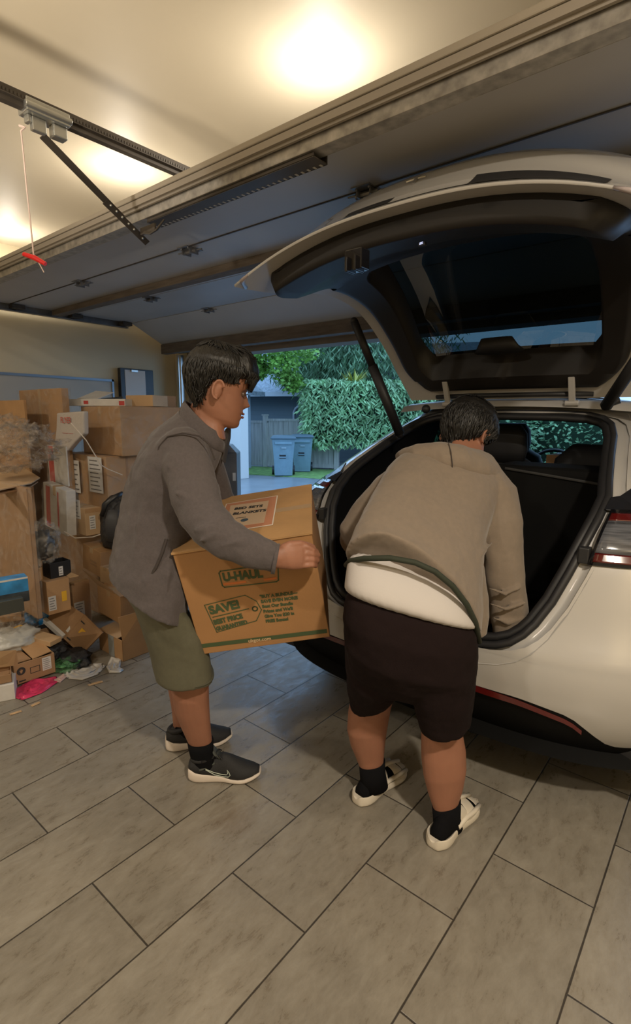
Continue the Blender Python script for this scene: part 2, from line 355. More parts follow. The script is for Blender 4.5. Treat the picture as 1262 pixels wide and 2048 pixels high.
# door track along the left wall, vertical track at the jamb
tr = empty('door_track', (XL+.1, 2.2, DZ), 'galvanised steel roller track running along the left wall beside the raised door', 'track')
b = MB(); b.box((DX0-.055, .3, DZ-.05), (DX0-.045, 3.0, DZ+.03)); b.box((DX0-.055, .3, DZ-.05), (DX0-.01, 3.0, DZ-.042)); b.box((DX0-.055, .3, DZ+.02), (DX0-.02, 3.0, DZ+.03))
b.build('horizontal_rail', mat('track_steel', (.20, .21, .23), .35, .8, var=.3, vscale=8), tr)
b = MB(); b.box((DX0+.03, 3.53, .02), (DX0+.06, 3.60, 2.08)); b.box((DX0+.06, 3.55, .02), (DX0+.075, 3.58, 2.08)); b.build('vertical_rail', STEEL, tr)
for y in (1.95, 2.45, 2.95):
    b = MB(); b.box((DX0-.02, y-.05, DZ-.035), (DX0+.06, y+.05, DZ-.005)); b.tube([(DX0-.05, y, DZ-.02), (DX0+.03, y, DZ-.02)], .02, 10); b.build('roller', DKST, tr)

# ---- opener rail, trolley, arm, cord
RZ = 2.48; RXc = onz(180, 265, RZ).x
rl = empty('opener_rail', (RXc, 0, RZ), 'dark T-shaped steel opener rail hanging below the ceiling at upper left', 'rail')
b = MB(); b.box((RXc-.028, YB+.6, RZ-.004), (RXc+.028, YD-.05, RZ)); b.box((RXc-.004, YB+.6, RZ), (RXc+.004, YD-.05, RZ+.035)); b.box((RXc-.014, YB+.6, RZ-.02), (RXc+.014, YD-.05, RZ-.004))
b.build('rail_bar', DKST, rl)
b = MB()
for i in range(150):
    y = .45+i*.012; b.box((RXc+.004, y, RZ+.012), (RXc+.0065, y+.007, RZ+.022))
b.build('chain', mat('chain_steel', (.10, .09, .08), .5, .6), rl)
ty = onz(70, 240, RZ).y
tl = empty('opener_trolley', (RXc, ty, RZ), 'pale zinc carriage clamped on the dark opener rail', 'trolley')
b = MB(); b.box((RXc-.032, ty-.075, RZ-.03), (RXc+.032, ty+.075, RZ-.006)); b.box((RXc-.036, ty-.075, RZ-.03), (RXc-.03, ty+.075, RZ+.012)); b.box((RXc+.03, ty-.075, RZ-.03), (RXc+.036, ty+.075, RZ+.012))
b.tube([(RXc+.034, ty-.08, RZ-.012), (RXc+.034, ty+.08, RZ-.012)], .012, 10); b.build('carriage', STEEL, tl, bev=.003)
b = MB(); b.box((RXc-.012, ty-.05, RZ-.075), (RXc+.012, ty-.0, RZ-.03)); b.box((RXc-.02, ty+.02, RZ-.07), (RXc+.02, ty+.07, RZ-.03)); b.box((RXc-.02, ty-.065, RZ-.055), (RXc+.012, ty-.05, RZ-.03)); b.build('latch', STEEL, tl, bev=.004)
a0 = at(85, 272, (Vector((RXc, ty+.02, RZ-.06))-CAM).dot(FW)); a1 = onz(295, 487, DZ-.135)
arm = empty('linkage_bar', a1, 'dark perforated steel arm linking the trolley to the raised door', 'bar')
def strap(b, p, q, w, t, side):
    d = (q-p).normalized(); s_ = Vector(side); s_ = (s_-d*s_.dot(d)).normalized(); n_ = d.cross(s_)
    b.slab([p-s_*w/2, p+s_*w/2, q+s_*w/2, q-s_*w/2], n_, t)
b = MB(); mid = a0.lerp(a1, .62); strap(b, a0, mid.lerp(a1, .25), .026, .005, (RT.x, RT.y, .6)); b.build('upper_strap', DKST, arm)
b = MB(); strap(b, a0.lerp(a1, .55)+Vector((0, -.006, -.004)), a1, .026, .005, (RT.x, RT.y, .6)); b.build('lower_strap', DKST, arm)
for t_ in (.60, .66, .72, .79, .85, .95):
    c = a0.lerp(a1, t_); bb = MB(); bb.ball(c-FW*.009, .0055, 6); bb.build('bolt', STEEL, arm)
b = MB(); jc = onz(295, 462, DZ-.115)
pts = [jc+Vector((-.02, 0, 0)), jc+Vector((.03, 0, -.012)), jc+Vector((.07, .0, -.008)), jc+Vector((.10, .02, .03))]
b.tube(pts, .014, 8, flat=.4); b.box((jc.x-.05, jc.y-.004, jc.z-.008), (jc.x+.06, jc.y+.004, jc.z+.02)); b.build('curved_bracket', DKST, arm)
c0 = at(42, 262, (Vector((RXc, ty-.05, RZ-.06))-CAM).dot(FW)); dd_ = (c0-CAM).dot(FW)
c1 = at(67, 508, dd_*1.0)
cd_ = empty('release_cord', c0, 'thin pale cord with a red plastic pull handle hanging from the trolley', 'cord')
b = MB(); b.tube([c0.lerp(c1, i/10)+Vector((sin(i)*.001, 0, 0)) for i in range(11)], .0028, 6); b.tube([c0, c0+Vector((.01, .01, .012)), c0+Vector((-.01, 0, .02))], .004, 6)
b.tube([c1, at(80, 530, dd_), at(88, 545, dd_)], .002, 5); b.build('cord', CORD, cd_)
b = MB(); h0, h1 = at(47, 508, dd_), at(91, 528, dd_); b.tube([h0, h0.lerp(h1, .5)+Vector((0, 0, .004)), h1], [.008, .010, .008], 10, flat=.8); b.build('handle', REDP, cd_)

# ------------------------------------------------------------------ writing
def text(body, parent, mtx, size, matl, name='print', align='LEFT', bold=.0, sx=1):
    c = bpy.data.curves.new('t', 'FONT'); c.body = body; c.size = size; c.align_x = align; c.offset = bold; c.extrude = .0004; c.resolution_u = 3
    o = bpy.data.objects.new('t', c); COL.objects.link(o)
    me = bpy.data.meshes.new_from_object(o); bpy.data.objects.remove(o)
    me.transform(mtx@Matrix.Diagonal((sx, 1, 1, 1))); me.materials.clear(); me.materials.append(matl)
    q = bpy.data.objects.new(name, me); COL.objects.link(q)
    if parent is not None:
        q.parent = parent; q.matrix_parent_inverse = (Matrix.Translation(parent.location)@parent.rotation_euler.to_matrix().to_4x4()).inverted()
    return q
def frame(o, x, y, z):
    m = Matrix((x, y, z)).transposed().to_4x4(); m.translation = o; return m

# ------------------------------------------------------------------ the carried box
Rz = Matrix.Rotation(.7031, 3, 'Z'); Rx = Matrix.Rotation(.2133, 3, 'X'); Ry = Matrix.Rotation(-.1699, 3, 'Y')
BM = (Rz@Rx@Ry); BX, BY, BZ = BM.col[0].copy(), BM.col[1].copy(), BM.col[2].copy(); BO = Vector((-1.3955, 1.074, .599))
BF = frame(BO, BX, BY, BZ)
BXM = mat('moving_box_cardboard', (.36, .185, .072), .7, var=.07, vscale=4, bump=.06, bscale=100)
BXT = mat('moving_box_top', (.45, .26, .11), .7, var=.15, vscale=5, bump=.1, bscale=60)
mbx = empty('moving_box', BO, 'large brown moving box with green printing carried by the person in grey', 'box')
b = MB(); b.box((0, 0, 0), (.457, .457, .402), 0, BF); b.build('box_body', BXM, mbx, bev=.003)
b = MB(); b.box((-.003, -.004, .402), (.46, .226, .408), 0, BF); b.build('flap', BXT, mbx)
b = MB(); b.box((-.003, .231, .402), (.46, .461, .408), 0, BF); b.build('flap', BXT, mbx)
b = MB(); b.box((.0, .21, .4085), (.457, .247, .4092), 0, BF); b.build('tape', TAPE, mbx)
def onface(u, v, s=1.0, rot=0.): # front face coordinates, u right, v up
    m = frame(BO+BX*u+BZ*v-BY*.0012, BX, BZ, -BY); return m@Matrix.Rotation(rot, 4, 'Z')
def px2face(x, y):
    d = ray(x, y); t = (BO-CAM).dot(BY)/d.dot(BY); p = CAM+d*t-BO; return p.dot(BX), p.dot(BZ)
def line_on(b, pts, w, close=False):
    pts = [Vector((u, v)) for u, v in pts]; n = len(pts)
    for i in range(n if close else n-1):
        p, q = pts[i], pts[(i+1) % n]; d = (q-p).normalized(); nn = Vector((-d.y, d.x))*w/2; p = p-d*w/2; q = q+d*w/2
        f_ = lambda a: BO+BX*a.x+BZ*a.y-BY*.0014
        b.quad(f_(p-nn), f_(q-nn), f_(q+nn), f_(p+nn))
F2 = px2face
b = MB(); line_on(b, [F2(*q) for q in ((409, 1210), (490, 1190), (513, 1202), (523, 1219), (513, 1241), (434, 1264))], .003, True)
line_on(b, [F2(426, 1234), F2(497, 1217)], .0035)
cu, cv = F2(510, 1217); line_on(b, [(cu+.0085*cos(a*pi/6), cv+.0085*sin(a*pi/6)) for a in range(12)], .0045, True)
b.build('tag_outline', GREEN, mbx)
def txt(s, x0, y0, x1, y1, size, m=GREEN, bold=.0015, sx=1):
    u, v = F2(x0, y0); u1, v1 = F2(x1, y1); return text(s, mbx, onface(u, v, rot=math.atan2(v1-v, u1-u)), size, m, bold=bold, sx=sx)
txt('SAVE!', 421, 1228, 492, 1212, .044, bold=.0022, sx=.98)
txt('BEST PRICE', 429, 1249, 500, 1232, .026, bold=.0014, sx=.80)
txt('GUARANTEED', 434, 1261, 504, 1245, .022, bold=.0012, sx=.78)
for i, s in enumerate(('"BUY A BUNDLE\u2014', 'SAVE EVEN MORE!', 'Best Our Bundle', 'Prices and We\'ll', 'Give You $20 in', 'FREE Boxes!')):
    y = 1196+i*9.8; x = 520+i*2.4; txt(s, x, y, x+80, y-9, .0168, bold=.0008, sx=.92)
b = MB(); line_on(b, [F2(409, 1291), F2(649, 1262)], .0165); b.build('green_stripe', GREEN, mbx)
u, v = F2(497, 1284.5); u1, v1 = F2(560, 1277); q = text('ukgot.com', mbx, frame(BO+BX*u+BZ*v-BY*.002, BX, BZ, -BY)@Matrix.Rotation(math.atan2(v1-v, u1-u), 4, 'Z'), .019, CARD3, bold=.0006)
b = MB(); lg = [F2(*q) for q in ((438, 1146), (441, 1142), (500, 1134), (552, 1130), (556, 1133), (557, 1160), (553, 1163), (500, 1169), (449, 1174), (445, 1171))]; line_on(b, lg, .004, True); b.build('logo_frame', GREEN, mbx)
txt('U-HAUL', 447, 1162, 540, 1152, .043, bold=.0022, sx=.85)
b = MB(); line_on(b, [F2(449, 1168), F2(490, 1163.5)], .008); b.build('logo_stripe', ORANGE, mbx)
b = MB(); line_on(b, [F2(530, 1159), F2(551, 1156)], .008); b.build('logo_stripe', ORANGE, mbx)
# printed sheet on the top face
TZ = BO+BZ*.4095
def F3(x, y): d = ray(x, y); t = (TZ-CAM).dot(BZ)/d.dot(BZ); return CAM+d*t
SHEET = mat('pink_tan_label', (.50, .22, .12), .6); SHB = mat('label_border', (.70, .62, .52), .6); SHC = mat('label_cream', (.58, .42, .28), .6)
cs = [F3(438, 1035), F3(554, 993), F3(545, 1052), F3(466, 1062)]; cs = [F3(452, 1008), F3(556, 991), F3(546, 1050), F3(432, 1068)]
sh = MB(); sh.slab([p+BZ*.0006 for p in cs], BZ, .0005); sh.build('label_sheet', SHB, mbx)
cc_ = sum(cs, Vector())/4; sh = MB(); sh.slab([cc_+(p-cc_)*.955+BZ*.0012 for p in cs], BZ, .0005); sh.build('label_sheet', SHEET, mbx)
sh = MB(); sh.slab([p+BZ*.0018 for p in (F3(461, 1012), F3(538, 1002), F3(528, 1046), F3(454, 1056))], BZ, .0005); sh.build('label_sheet', SHC, mbx)
dirx = (F3(528, 1010)-F3(460, 1018)).normalized(); diry = BZ.cross(dirx)
for s, x, y, sz in (('BED SETS', 468, 1021, .029), ('BLANKETS', 465, 1031, .029), ('- - - - - - -', 472, 1038, .010)): text(s, mbx, frame(F3(x, y)+BZ*.0024, dirx, diry, BZ), sz, INK, bold=.0012, sx=.92)
b = MB(); c_ = F3(489, 1041)+BZ*.0024; b.slab([c_+dirx*.014*cos(a*pi/8)+diry*.014*sin(a*pi/8) for a in range(16)], BZ, .0003); b.build('round_mark', mat('blue_mark', (.06, .09, .12), .6), mbx)

# ------------------------------------------------------------------ people helpers
def S_(xl, yl, xr, yr, d, b, dr=None): return (at(xl, yl, d), at(xr, yr, d if dr is None else dr), b, 1)
def limb(mb, pts, rad, n=14, flat=1):
    mb.tube(pts, rad, n, flat=flat); mb.ball(pts[0], rad[0]*.98, 8); mb.ball(pts[-1], rad[-1]*.98, 8)
HP = [(0, .066, -.004, .020), (.006, .080, -.020, .032), (.02, .087, -.038, .045), (.04, .088, -.052, .054), (.06, .088, -.064, .060), (.08, .087, -.076, .065), (.10, .086, -.085, .069),
      (.12, .086, -.092, .073), (.14, .091, -.097, .076), (.16, .091, -.098, .077), (.18, .084, -.094, .075), (.20, .068, -.080, .064), (.215, .046, -.058, .046), (.223, .022, -.03, .024)]
def hprof(z):
    for a, b in zip(HP, HP[1:]):
        if a[0] <= z <= b[0]:
            t = (z-a[0])/(b[0]-a[0]); return [a[i]+(b[i]-a[i])*t for i in (1, 2, 3)]
    return list(HP[-1][1:]) if z > .2 else list(HP[0][1:])
def gs(x, c, w): return math.exp(-((x-c)/w)**2)
def head_pt(th, z, grow=0, face=True):
    f, bk, w = hprof(z); c = (f+bk)/2; ry = (f-bk)/2
    x = math.copysign(abs(sin(th))**.92, sin(th))*w; y = c+cos(th)*ry
    if face and cos(th) > 0:
        y += .021*gs(z, .082, .011)*gs(x, 0, .013)+.015*gs(z, .100, .016)*gs(x, 0, .010)+.007*gs(z, .056, .006)*gs(x, 0, .024)+.006*gs(z, .042, .006)*gs(x, 0, .022)
        y -= .009*gs(z, .114, .011)*gs(abs(x), .031, .014); y += .004*gs(z, .130, .007)*gs(abs(x), .03, .02)
        y += .005*gs(z, .012, .012)*gs(x, 0, .02); y -= .006*gs(z, .049, .003)*gs(x, 0, .022)
    d = Vector((x, y-c, 0)); d = d.normalized() if d.length > 0 else d
    return Vector((x, y, z))+d*grow
def add_head(mb, X):
    zs = [i*.004 for i in range(56)]
    mb.rings([[X@head_pt(2*pi*k/56, z) for k in range(56)] for z in zs])
    for s in (-1, 1):
        rs = []
        E = Matrix.Rotation(s*.35, 3, 'Z')
        mb.ball(X@Vector((s*.079, -.012, .102)), Vector((.009, .017, .030)), 8, X=(X.to_3x3()@E))
        mb.tube([X@(Vector((s*.087, -.012, .102))+Vector((s*.004, .017*cos(a), .028*sin(a)))) for a in [pi*.1+i*pi*1.5/12 for i in range(13)]], .0048, 6)
def add_hair(name, parent, X, front=.150, side=.128, back=.045, th=.022, fr=.03, seed=1, tuft=500):
    rnd = random.Random(seed); b = MB(); N = 64; zs = [.02+i*.004 for i in range(51)]
    def line(t):            # lowest hair height at angle t (0 = face front)
        c = cos(t)
        if c > .72: return front
        if c > .25: return side+(front-side)*(c-.25)/.47 if c < .72 else front
        if c > -.25: return side
        return back+(side-back)*max(0, (c+.95)/.7)**1.5 if c > -.95 else back
    def thick(t, z):
        L = line(t); g = (z-L)/.014
        if g < 0: return -.012
        k = min(1, g); base = th*(.55+.45*min(1, (z-L)/.05)); 
        if cos(t) > .5: base = fr*(.8+.2*min(1, (z-L)/.05))
        return -.012+(base+.012)*k**.6
    def pt(t, z):
        p = head_pt(t, z, 0, False); g = thick(t, z)
        if g > 0: g += .005*noise.noise(Vector((t*3, z*10, seed*3.3)))+.0022*noise.noise(Vector((t*26, z*8, seed)))
        f, bk, w = hprof(min(z, .222)); d = Vector((p.x, p.y-(f+bk)/2, max(0, (z-.13))*1.1)); d = d.normalized() if d.length > 0 else d
        return p+d*g
    rs = [[X@pt(2*pi*k/N, z) for k in range(N)] for z in zs]
    top = head_pt(0, .222, 0, False)
    cen = Vector((0, 0, .222))
    for s_, dz in ((.75, .012), (.45, .02), (.15, .024)):
        rs.append([X@(lambda q: Vector((q.x*s_, (q.y+.004)*s_-.004, .222+dz+.004*noise.noise(Vector((k*.5, s_*5, seed))))))(pt(2*pi*k/N, .221)) for k in range(N)])
    b.rings(rs)
    # loose strands lying over the surface
    for i in range(tuft):
        t = rnd.uniform(0, 2*pi); L = line(t); z = rnd.uniform(L+.015, .222); ln = rnd.uniform(.03, .06); dt = rnd.uniform(-.12, .12); pts = []
        for q in range(5):
            zz = z-ln*q/4; e_ = max(0, L-zz); p = pt(t+dt*q/4, max(zz, L+.007)); dirn = Vector((sin(t), cos(t), 0))
            p = p+dirn*(.0012+.0025*(q/4)); p.z = max(zz, L-.010); pts.append(X@p)
        b.tube(pts, [.0012, .0022, .0022, .0018, .0005], 4)
    for i in range(tuft//2):
        t = rnd.uniform(0, 2*pi); e = pt(t, rnd.uniform(.196, .215)); c = Vector((rnd.uniform(-.012, .012), -.035+rnd.uniform(-.012, .012), .247)); pts = []
        for q in range(6):
            f = q/5; p = c.lerp(e, f); p.z = c.z+(e.z-c.z)*f**2.2+.002; d_ = Vector((sin(t), cos(t), 0)); pts.append(X@(p+d_*.004*f))
        b.tube(pts, [.001, .0022, .0024, .0024, .002, .0006], 4)
    return b.build(name, HAIR, parent, smooth=True)
def hand(mb, w, d, nrm, curl=.6, mirror=1, s=1.0):
    """w wrist, d direction to the fingers, nrm back-of-hand normal"""
    d = Vector(d).normalized(); nrm = Vector(nrm); nrm = (nrm-d*nrm.dot(d)).normalized(); u = d.cross(nrm)*mirror
    mb.stations([(w+d*t*s-u*a*s, w+d*t*s+u*a*s, c*s) for t, a, c in ((-.03, .027, .020), (0, .027, .018), (.03, .035, .015), (.06, .041, .014), (.085, .040, .012), (.095, .034, .008))], 16)
    for i, (off, ln) in enumerate(((-.030, .070), (-.010, .078), (.010, .072), (.029, .058))):
        p = w+(d*.085+u*off)*s; pts = [p-d*.02*s, p.copy()]; a = 0
        for k in range(3):
            a += curl*(1, .8, .6)[k]; p = p+(d*cos(a)-nrm*sin(a))*ln*s*(.45, .32, .23)[k]; pts.append(p.copy())
        limb(mb, pts, [.009*s, .0095*s, .0088*s, .0080*s, .0068*s], 10)
    pts = [w+(d*.015-u*.02)*s, w+(d*.045-u*.048)*s-nrm*.008*s, w+(d*.072-u*.055)*s-nrm*.02*s, w+(d*.092-u*.05)*s-nrm*.03*s]
    limb(mb, pts, [.013*s, .0115*s, .0095*s, .0075*s], 10)

# ------------------------------------------------------------------ shoes
def sneaker(o, yaw, parent, mirror=1):
    """running shoe, heel at o, toe along +y before yaw"""
    X = Matrix.Translation(o)@Matrix.Rotation(yaw, 4, 'Z')@Matrix.Diagonal((mirror, 1, 1, 1))
    L = .292
    def half(t): # outline half widths (inner, outer)
        w = [.026, .034, .036, .034, .033, .036, .044, .049, .048, .040, .022]; k = t*10; i = min(9, int(k)); return w[i]+(w[i+1]-w[i])*(k-i)
    def bot(t): return .012*max(0, (.12-t)/.12)**1.5+.024*max(0, (t-.72)/.28)**1.6
    def top(t): return .056-.030*min(1, t/.6)+.012*max(0, (t-.75)/.25)+.010*max(0, 1-t/.1)
    rs = []
    for k in range(21):
        t = k/20; y = t*L; w = half(t)*1.04; zb, zt = bot(t), top(t)
        rs.append([X@Vector((x, y+dy, z)) for x, z, dy in ((-w*.85, zb, 0), (0, zb, 0), (w*.85, zb, 0), (w*1.04, zb+.008, 0), (w*1.06, (zb+zt)/2, 0), (w, zt, 0), (0, zt, 0), (-w, zt, 0), (-w*1.06, (zb+zt)/2, 0), (-w*1.04, zb+.008, 0))])
    b = MB(); b.rings(rs); so = b.build('sole', SOLE, parent, smooth=True); so.modifiers.new('s', 'SUBSURF').render_levels = 2; so.modifiers['s'].levels = 2
    b = MB(); rs = []
    hs = [.080, .102, .098, .088, .096, .112, .100, .084, .070, .060, .050]
    for k in range(21):
        t = k/20; y = .006+t*(L-.014); w = half(t)*.97; zt = top(t)-.006; kk = t*10; i = min(9, int(kk)); hgt = hs[i]+(hs[i+1]-hs[i])*(kk-i)
        ww = w*(.72 if t < .45 else .62)
        ring = []
        for q in range(15):
            a = pi*q/14; ring.append(X@Vector((cos(a)*(w*(1-sin(a)**3*.10)), y, zt+(hgt-zt)*abs(sin(a))**.8)))
        ring.append(X@Vector((0, y, zt-.004))); rs.append(ring)
    b.rings(rs); up = b.build('upper', SHOEB, parent, smooth=True)
    b = MB()                                                        # ankle collar
    b.tube([X@Vector((.031*cos(a), .062+.042*sin(a), (.098+.008*sin(a)))) for a in [2*pi*i/20 for i in range(21)]], .010, 8); b.build('collar', SHOEB, parent, smooth=True)
    b = MB(); b.stations([(X@Vector((-.022, .130, .098)), X@Vector((.022, .130, .098)), .006), (X@Vector((-.024, .110, .114)), X@Vector((.024, .110, .114)), .006), (X@Vector((-.020, .097, .134)), X@Vector((.020, .097, .134)), .005)], 12)
    b.build('tongue', SHOEG, parent, smooth=True)
    for i in range(5):
        y = .115+i*.020; z = .116-i*.0098
        b = MB(); b.tube([X@Vector((-.024, y, z-.010)), X@Vector((-.010, y+.004, z+.001)), X@Vector((.010, y-.002, z+.001)), X@Vector((.024, y+.002, z-.010))], .0033, 6); b.build('lace', SHOEB, parent)
    b = MB(); b.tube([X@Vector((0, .115, .106)), X@Vector((.02, .125, .112)), X@Vector((.024, .14, .098))], .0028, 6); b.tube([X@Vector((0, .115, .106)), X@Vector((-.02, .12, .113)), X@Vector((-.03, .13, .100))], .0028, 6); b.build('lace', SHOEB, parent)
    def side(y, z, out=.0015):
        t = (y-.006)/(L-.014); w = half(t)*.97; zt = top(t)-.006; kk = t*10; i = min(9, int(kk)); hgt = hs[i]+(hs[i+1]-hs[i])*(kk-i)
        sa = min(.98, max(0, (z-zt)/(hgt-zt)))**1.25; ca = math.sqrt(1-sa*sa); return X@Vector((ca*(w*(1-sa**3*.10))+out, y, z+out*.4))
    b = MB(); sw = [(.075, .062), (.105, .048), (.135, .040), (.157, .040), (.163, .047), (.160, .060), (.168, .050), (.172, .040), (.165, .032), (.145, .030), (.110, .037), (.075, .060)]
    b.tube([side(y, z) for y, z in sw], .0014, 5); b.build('logo', SWOO, parent)
    b = MB(); b.tube([side(.050+i*.012, .058+.0045*i, .001) for i in range(6)], .005, 6, flat=.5); b.build('side_panel', SHOEG, parent, smooth=True)
def slide(o, yaw, parent, mirror=1):
    X = Matrix.Translation(o)@Matrix.Rotation(yaw, 4, 'Z')@Matrix.Diagonal((mirror, 1, 1, 1)); L = .295
    W = [.018, .041, .044, .041, .039, .041, .046, .051, .052, .044, .016]
    def half(t): k = t*10; i = min(9, int(k)); return W[i]+(W[i+1]-W[i])*(k-i)
    rs = []
    for k in range(25):
        t = k/24; w = half(t); y = t*L; zt = .045-.012*min(1, t/.5)+.006*max(0, (t-.8)/.2); zi = zt-.012
        rs.append([X@Vector((x, y, z)) for x, z in ((-w*.88, 0), (w*.88, 0), (w*1.06, .010), (w*1.04, zt*.6), (w*.97, zt), (w*.84, zt-.002), (w*.74, zi), (-w*.74, zi), (-w*.84, zt-.002), (-w*.97, zt), (-w*1.04, zt*.6), (-w*1.03, .010))])
    b = MB(); b.rings(rs); fb = b.build('footbed', SLIDE, parent, smooth=True); fb.modifiers.new('s', 'SUBSURF').render_levels = 2; fb.modifiers['s'].levels = 2
    def strap(y0, y1, h0, h1, sk):
        rs = []
        for q in range(17):
            a = pi*q/16; ring = []
            for (yy, hh, g) in ((y0, h0, 0), (y1, h1, 0), (y1, h1, -.007), (y0, h0, -.007)):
                w = half(min(.99, max(0, yy/L)))*1.0+g; ring.append(X@Vector((cos(a)*w, yy+sk*cos(a), .022+(hh+g-.022)*abs(sin(a))**.75)))
            rs.append(ring)
        b = MB(); b.rings(rs); fb = b.build('strap', SLIDE, parent, smooth=True); fb.modifiers.new('s', 'SUBSURF').render_levels = 2; fb.modifiers['s'].levels = 2
    strap(.108, .166, .102, .086, -.016); strap(.176, .232, .084, .066, .008); strap(.238, .288, .064, .036, 0)
    for s_ in (-1, 1):
        b = MB(); b.tube([X@Vector((s_*half(y/L)*.93, y, .036+h)) for y, h in ((.11, .004), (.16, .012), (.21, .012), (.26, .004))], .009, 8); b.build('side_bridge', SLIDE, parent, smooth=True)
    b = MB(); b.tube([X@Vector((.006, .13, .097)), X@Vector((.004, .20, .082)), X@Vector((0, .265, .056))], .0075, 8); b.build('strap', SLIDE, parent, smooth=True)

# ------------------------------------------------------------------ person carrying the box (left)
sk = MB()
hO = at(436, 787, 1.76)
fwd = (RT*.93+FW*.30-Vector((0, 0, .20))).normalized(); hr = fwd.cross(Vector((0, 0, 1))).normalized(); hu = hr.cross(fwd)
HX = frame(hO, hr, fwd, hu); HX = HX@Matrix.Translation((0, 0, -.104))@Matrix.Diagonal((1.0, 1.04, 1.08, 1))
add_head(sk, HX)
# neck
sk.stations([S_(375, 850, 452, 880, 1.80, .075), S_(378, 820, 448, 855, 1.79, .06), S_(388, 795, 450, 825, 1.78, .058), S_(398, 770, 455, 800, 1.77, .055)], 20)
# torso, arms inside the clothes
sk.stations([S_(262, 1190, 345, 1200, 1.88, .15), S_(262, 1100, 350, 1110, 1.87, .15), S_(275, 1010, 370, 1020, 1.86, .15), S_(300, 930, 405, 950, 1.85, .17), S_(330, 870, 430, 890, 1.83, .15), S_(375, 850, 440, 870, 1.81, .07)], 20)
limb(sk, [at(372, 915, 1.68), at(408, 1062, 1.565), at(480, 1098, 1.535), at(556, 1114, 1.555)], [.05, .042, .038, .028])
limb(sk, [at(400, 915, 2.02), at(440, 1020, 2.15), at(520, 1080, 2.16)], [.05, .042, .030])
# near hand gripping the edge of the box
sk.stations([S_(546, 1096, 546, 1136, 1.548, .021), S_(566, 1090, 564, 1138, 1.556, .022), S_(586, 1087, 585, 1140, 1.566, .020), S_(602, 1088, 602, 1139, 1.575, .016), S_(610, 1094, 610, 1134, 1.58, .010)], 16)
for i, (y0, y1, y2, x2) in enumerate(((1094, 1101, 1106, 633), (1107, 1109, 1112, 637), (1120, 1120, 1121, 635), (1132, 1131, 1130, 631))):
    limb(sk, [at(596, y0, 1.575), at(614, y0-1, 1.575), at(626, y1-1, 1.583), at(x2, y1+1, 1.612), at(x2+1, y2+2, 1.645)], [.0092, .0086, .0080, .0076, .0064], 10)
limb(sk, [at(562, 1098, 1.555), at(580, 1089, 1.56), at(600, 1087, 1.572), at(617, 1091, 1.59), at(626, 1094, 1.60)], [.013, .0125, .011, .0098, .0085], 10)
# far hand under the far side of the box
hand(sk, at(528, 1090, 2.16), BX, -BY*-1+Vector((0, 0, .0)), .5, 1)
# legs
kn = at(378, 1362, 1.93); an = onz(405, 1530, .09)
sk.stations([S_(275, 1200, 355, 1210, 1.87, .10), S_(318, 1300, 398, 1300, 1.92, .08), S_(343, 1352, 417, 1350, 1.97, .068), S_(343, 1385, 418, 1385, 1.99, .068), S_(348, 1420, 419, 1418, 2.02, .066), S_(362, 1455, 421, 1450, 2.04, .054), S_(376, 1485, 424, 1478, 2.06, .042), S_(384, 1515, 422, 1510, 2.07, .036), S_(386, 1540, 425, 1536, 2.08, .030)], 22)
sk.stations([S_(280, 1190, 350, 1200, 2.05, .10), S_(320, 1280, 385, 1280, 2.13, .075), S_(338, 1330, 398, 1330, 2.16, .064), S_(335, 1370, 394, 1368, 2.2, .062), S_(342, 1410, 388, 1408, 2.24, .046), S_(346, 1445, 382, 1443, 2.27, .038), S_(345, 1475, 385, 1470, 2.29, .035)], 22)
base1 = Vector((-1.60, 1.20, 0))
P1 = sk.build('person', SKIN, None); localize(P1, base1); remesh(P1, .0040, 2)
tag(P1, 'person standing in grey fleece jacket and olive shorts, holding the big printed moving box', 'person')
hb = add_hair('hair', P1, HX, front=.155, side=.137, back=.045, th=.024, fr=.036, seed=3, tuft=900)
b = MB(); p = HX  # fringe
rf = random.Random(4)
for i in range(170):
    a = -.85+1.7*i/169; x = sin(a)*.070; k = rf.uniform(-1, 1); dr = rf.uniform(0, .016)
    b.tube([p@Vector((x*.75, .070-.02*a*a, .212)), p@Vector((x*.95, .104-.022*a*a+.002*k, .192)), p@Vector((x, .113-.026*a*a+.002*k, .165)), p@Vector((x*1.03+.004*k, .106-.028*a*a, .142-dr))], [.002, .0042, .0040, .0008], 5)
b.build('fringe', HAIR, P1, smooth=True)
# eyes and brows
for s_ in (-1, 1):
    b = MB(); b.ball(HX@Vector((s_*.031, .074, .112)), .0100, 8); b.build('eye', mat('eye_white', (.10, .06, .045), .3) if s_ < 0 else bpy.data.materials['eye_white'], P1, smooth=True)
    b = MB(); b.tube([HX@Vector((s_*.017, .092, .128)), HX@Vector((s_*.035, .089, .132)), HX@Vector((s_*.050, .078, .127))], [.0025, .003, .0015], 6); b.build('eyebrow', HAIR, P1, smooth=True)
    b = MB(); b.tube([HX@Vector((s_*.018, .086, .113)), HX@Vector((s_*.031, .0895, .116)), HX@Vector((s_*.045, .081, .111))], [.0012, .002, .001], 6); b.build('eyelash', HAIR, P1)
LIPM = mat('lips', (.26, .08, .06), .45)
b = MB()
for z_, r_ in ((.0545, .0042), (.0435, .0046)):
    b.tube([HX@Vector((x, .0955-abs(x)**1.5*1.6, z_-.0)) for x in (-.02, -.012, -.004, .004, .012, .02)], [.001, r_*.8, r_, r_, r_*.8, .001], 8)
b.build('lips', LIPM, P1, smooth=True)
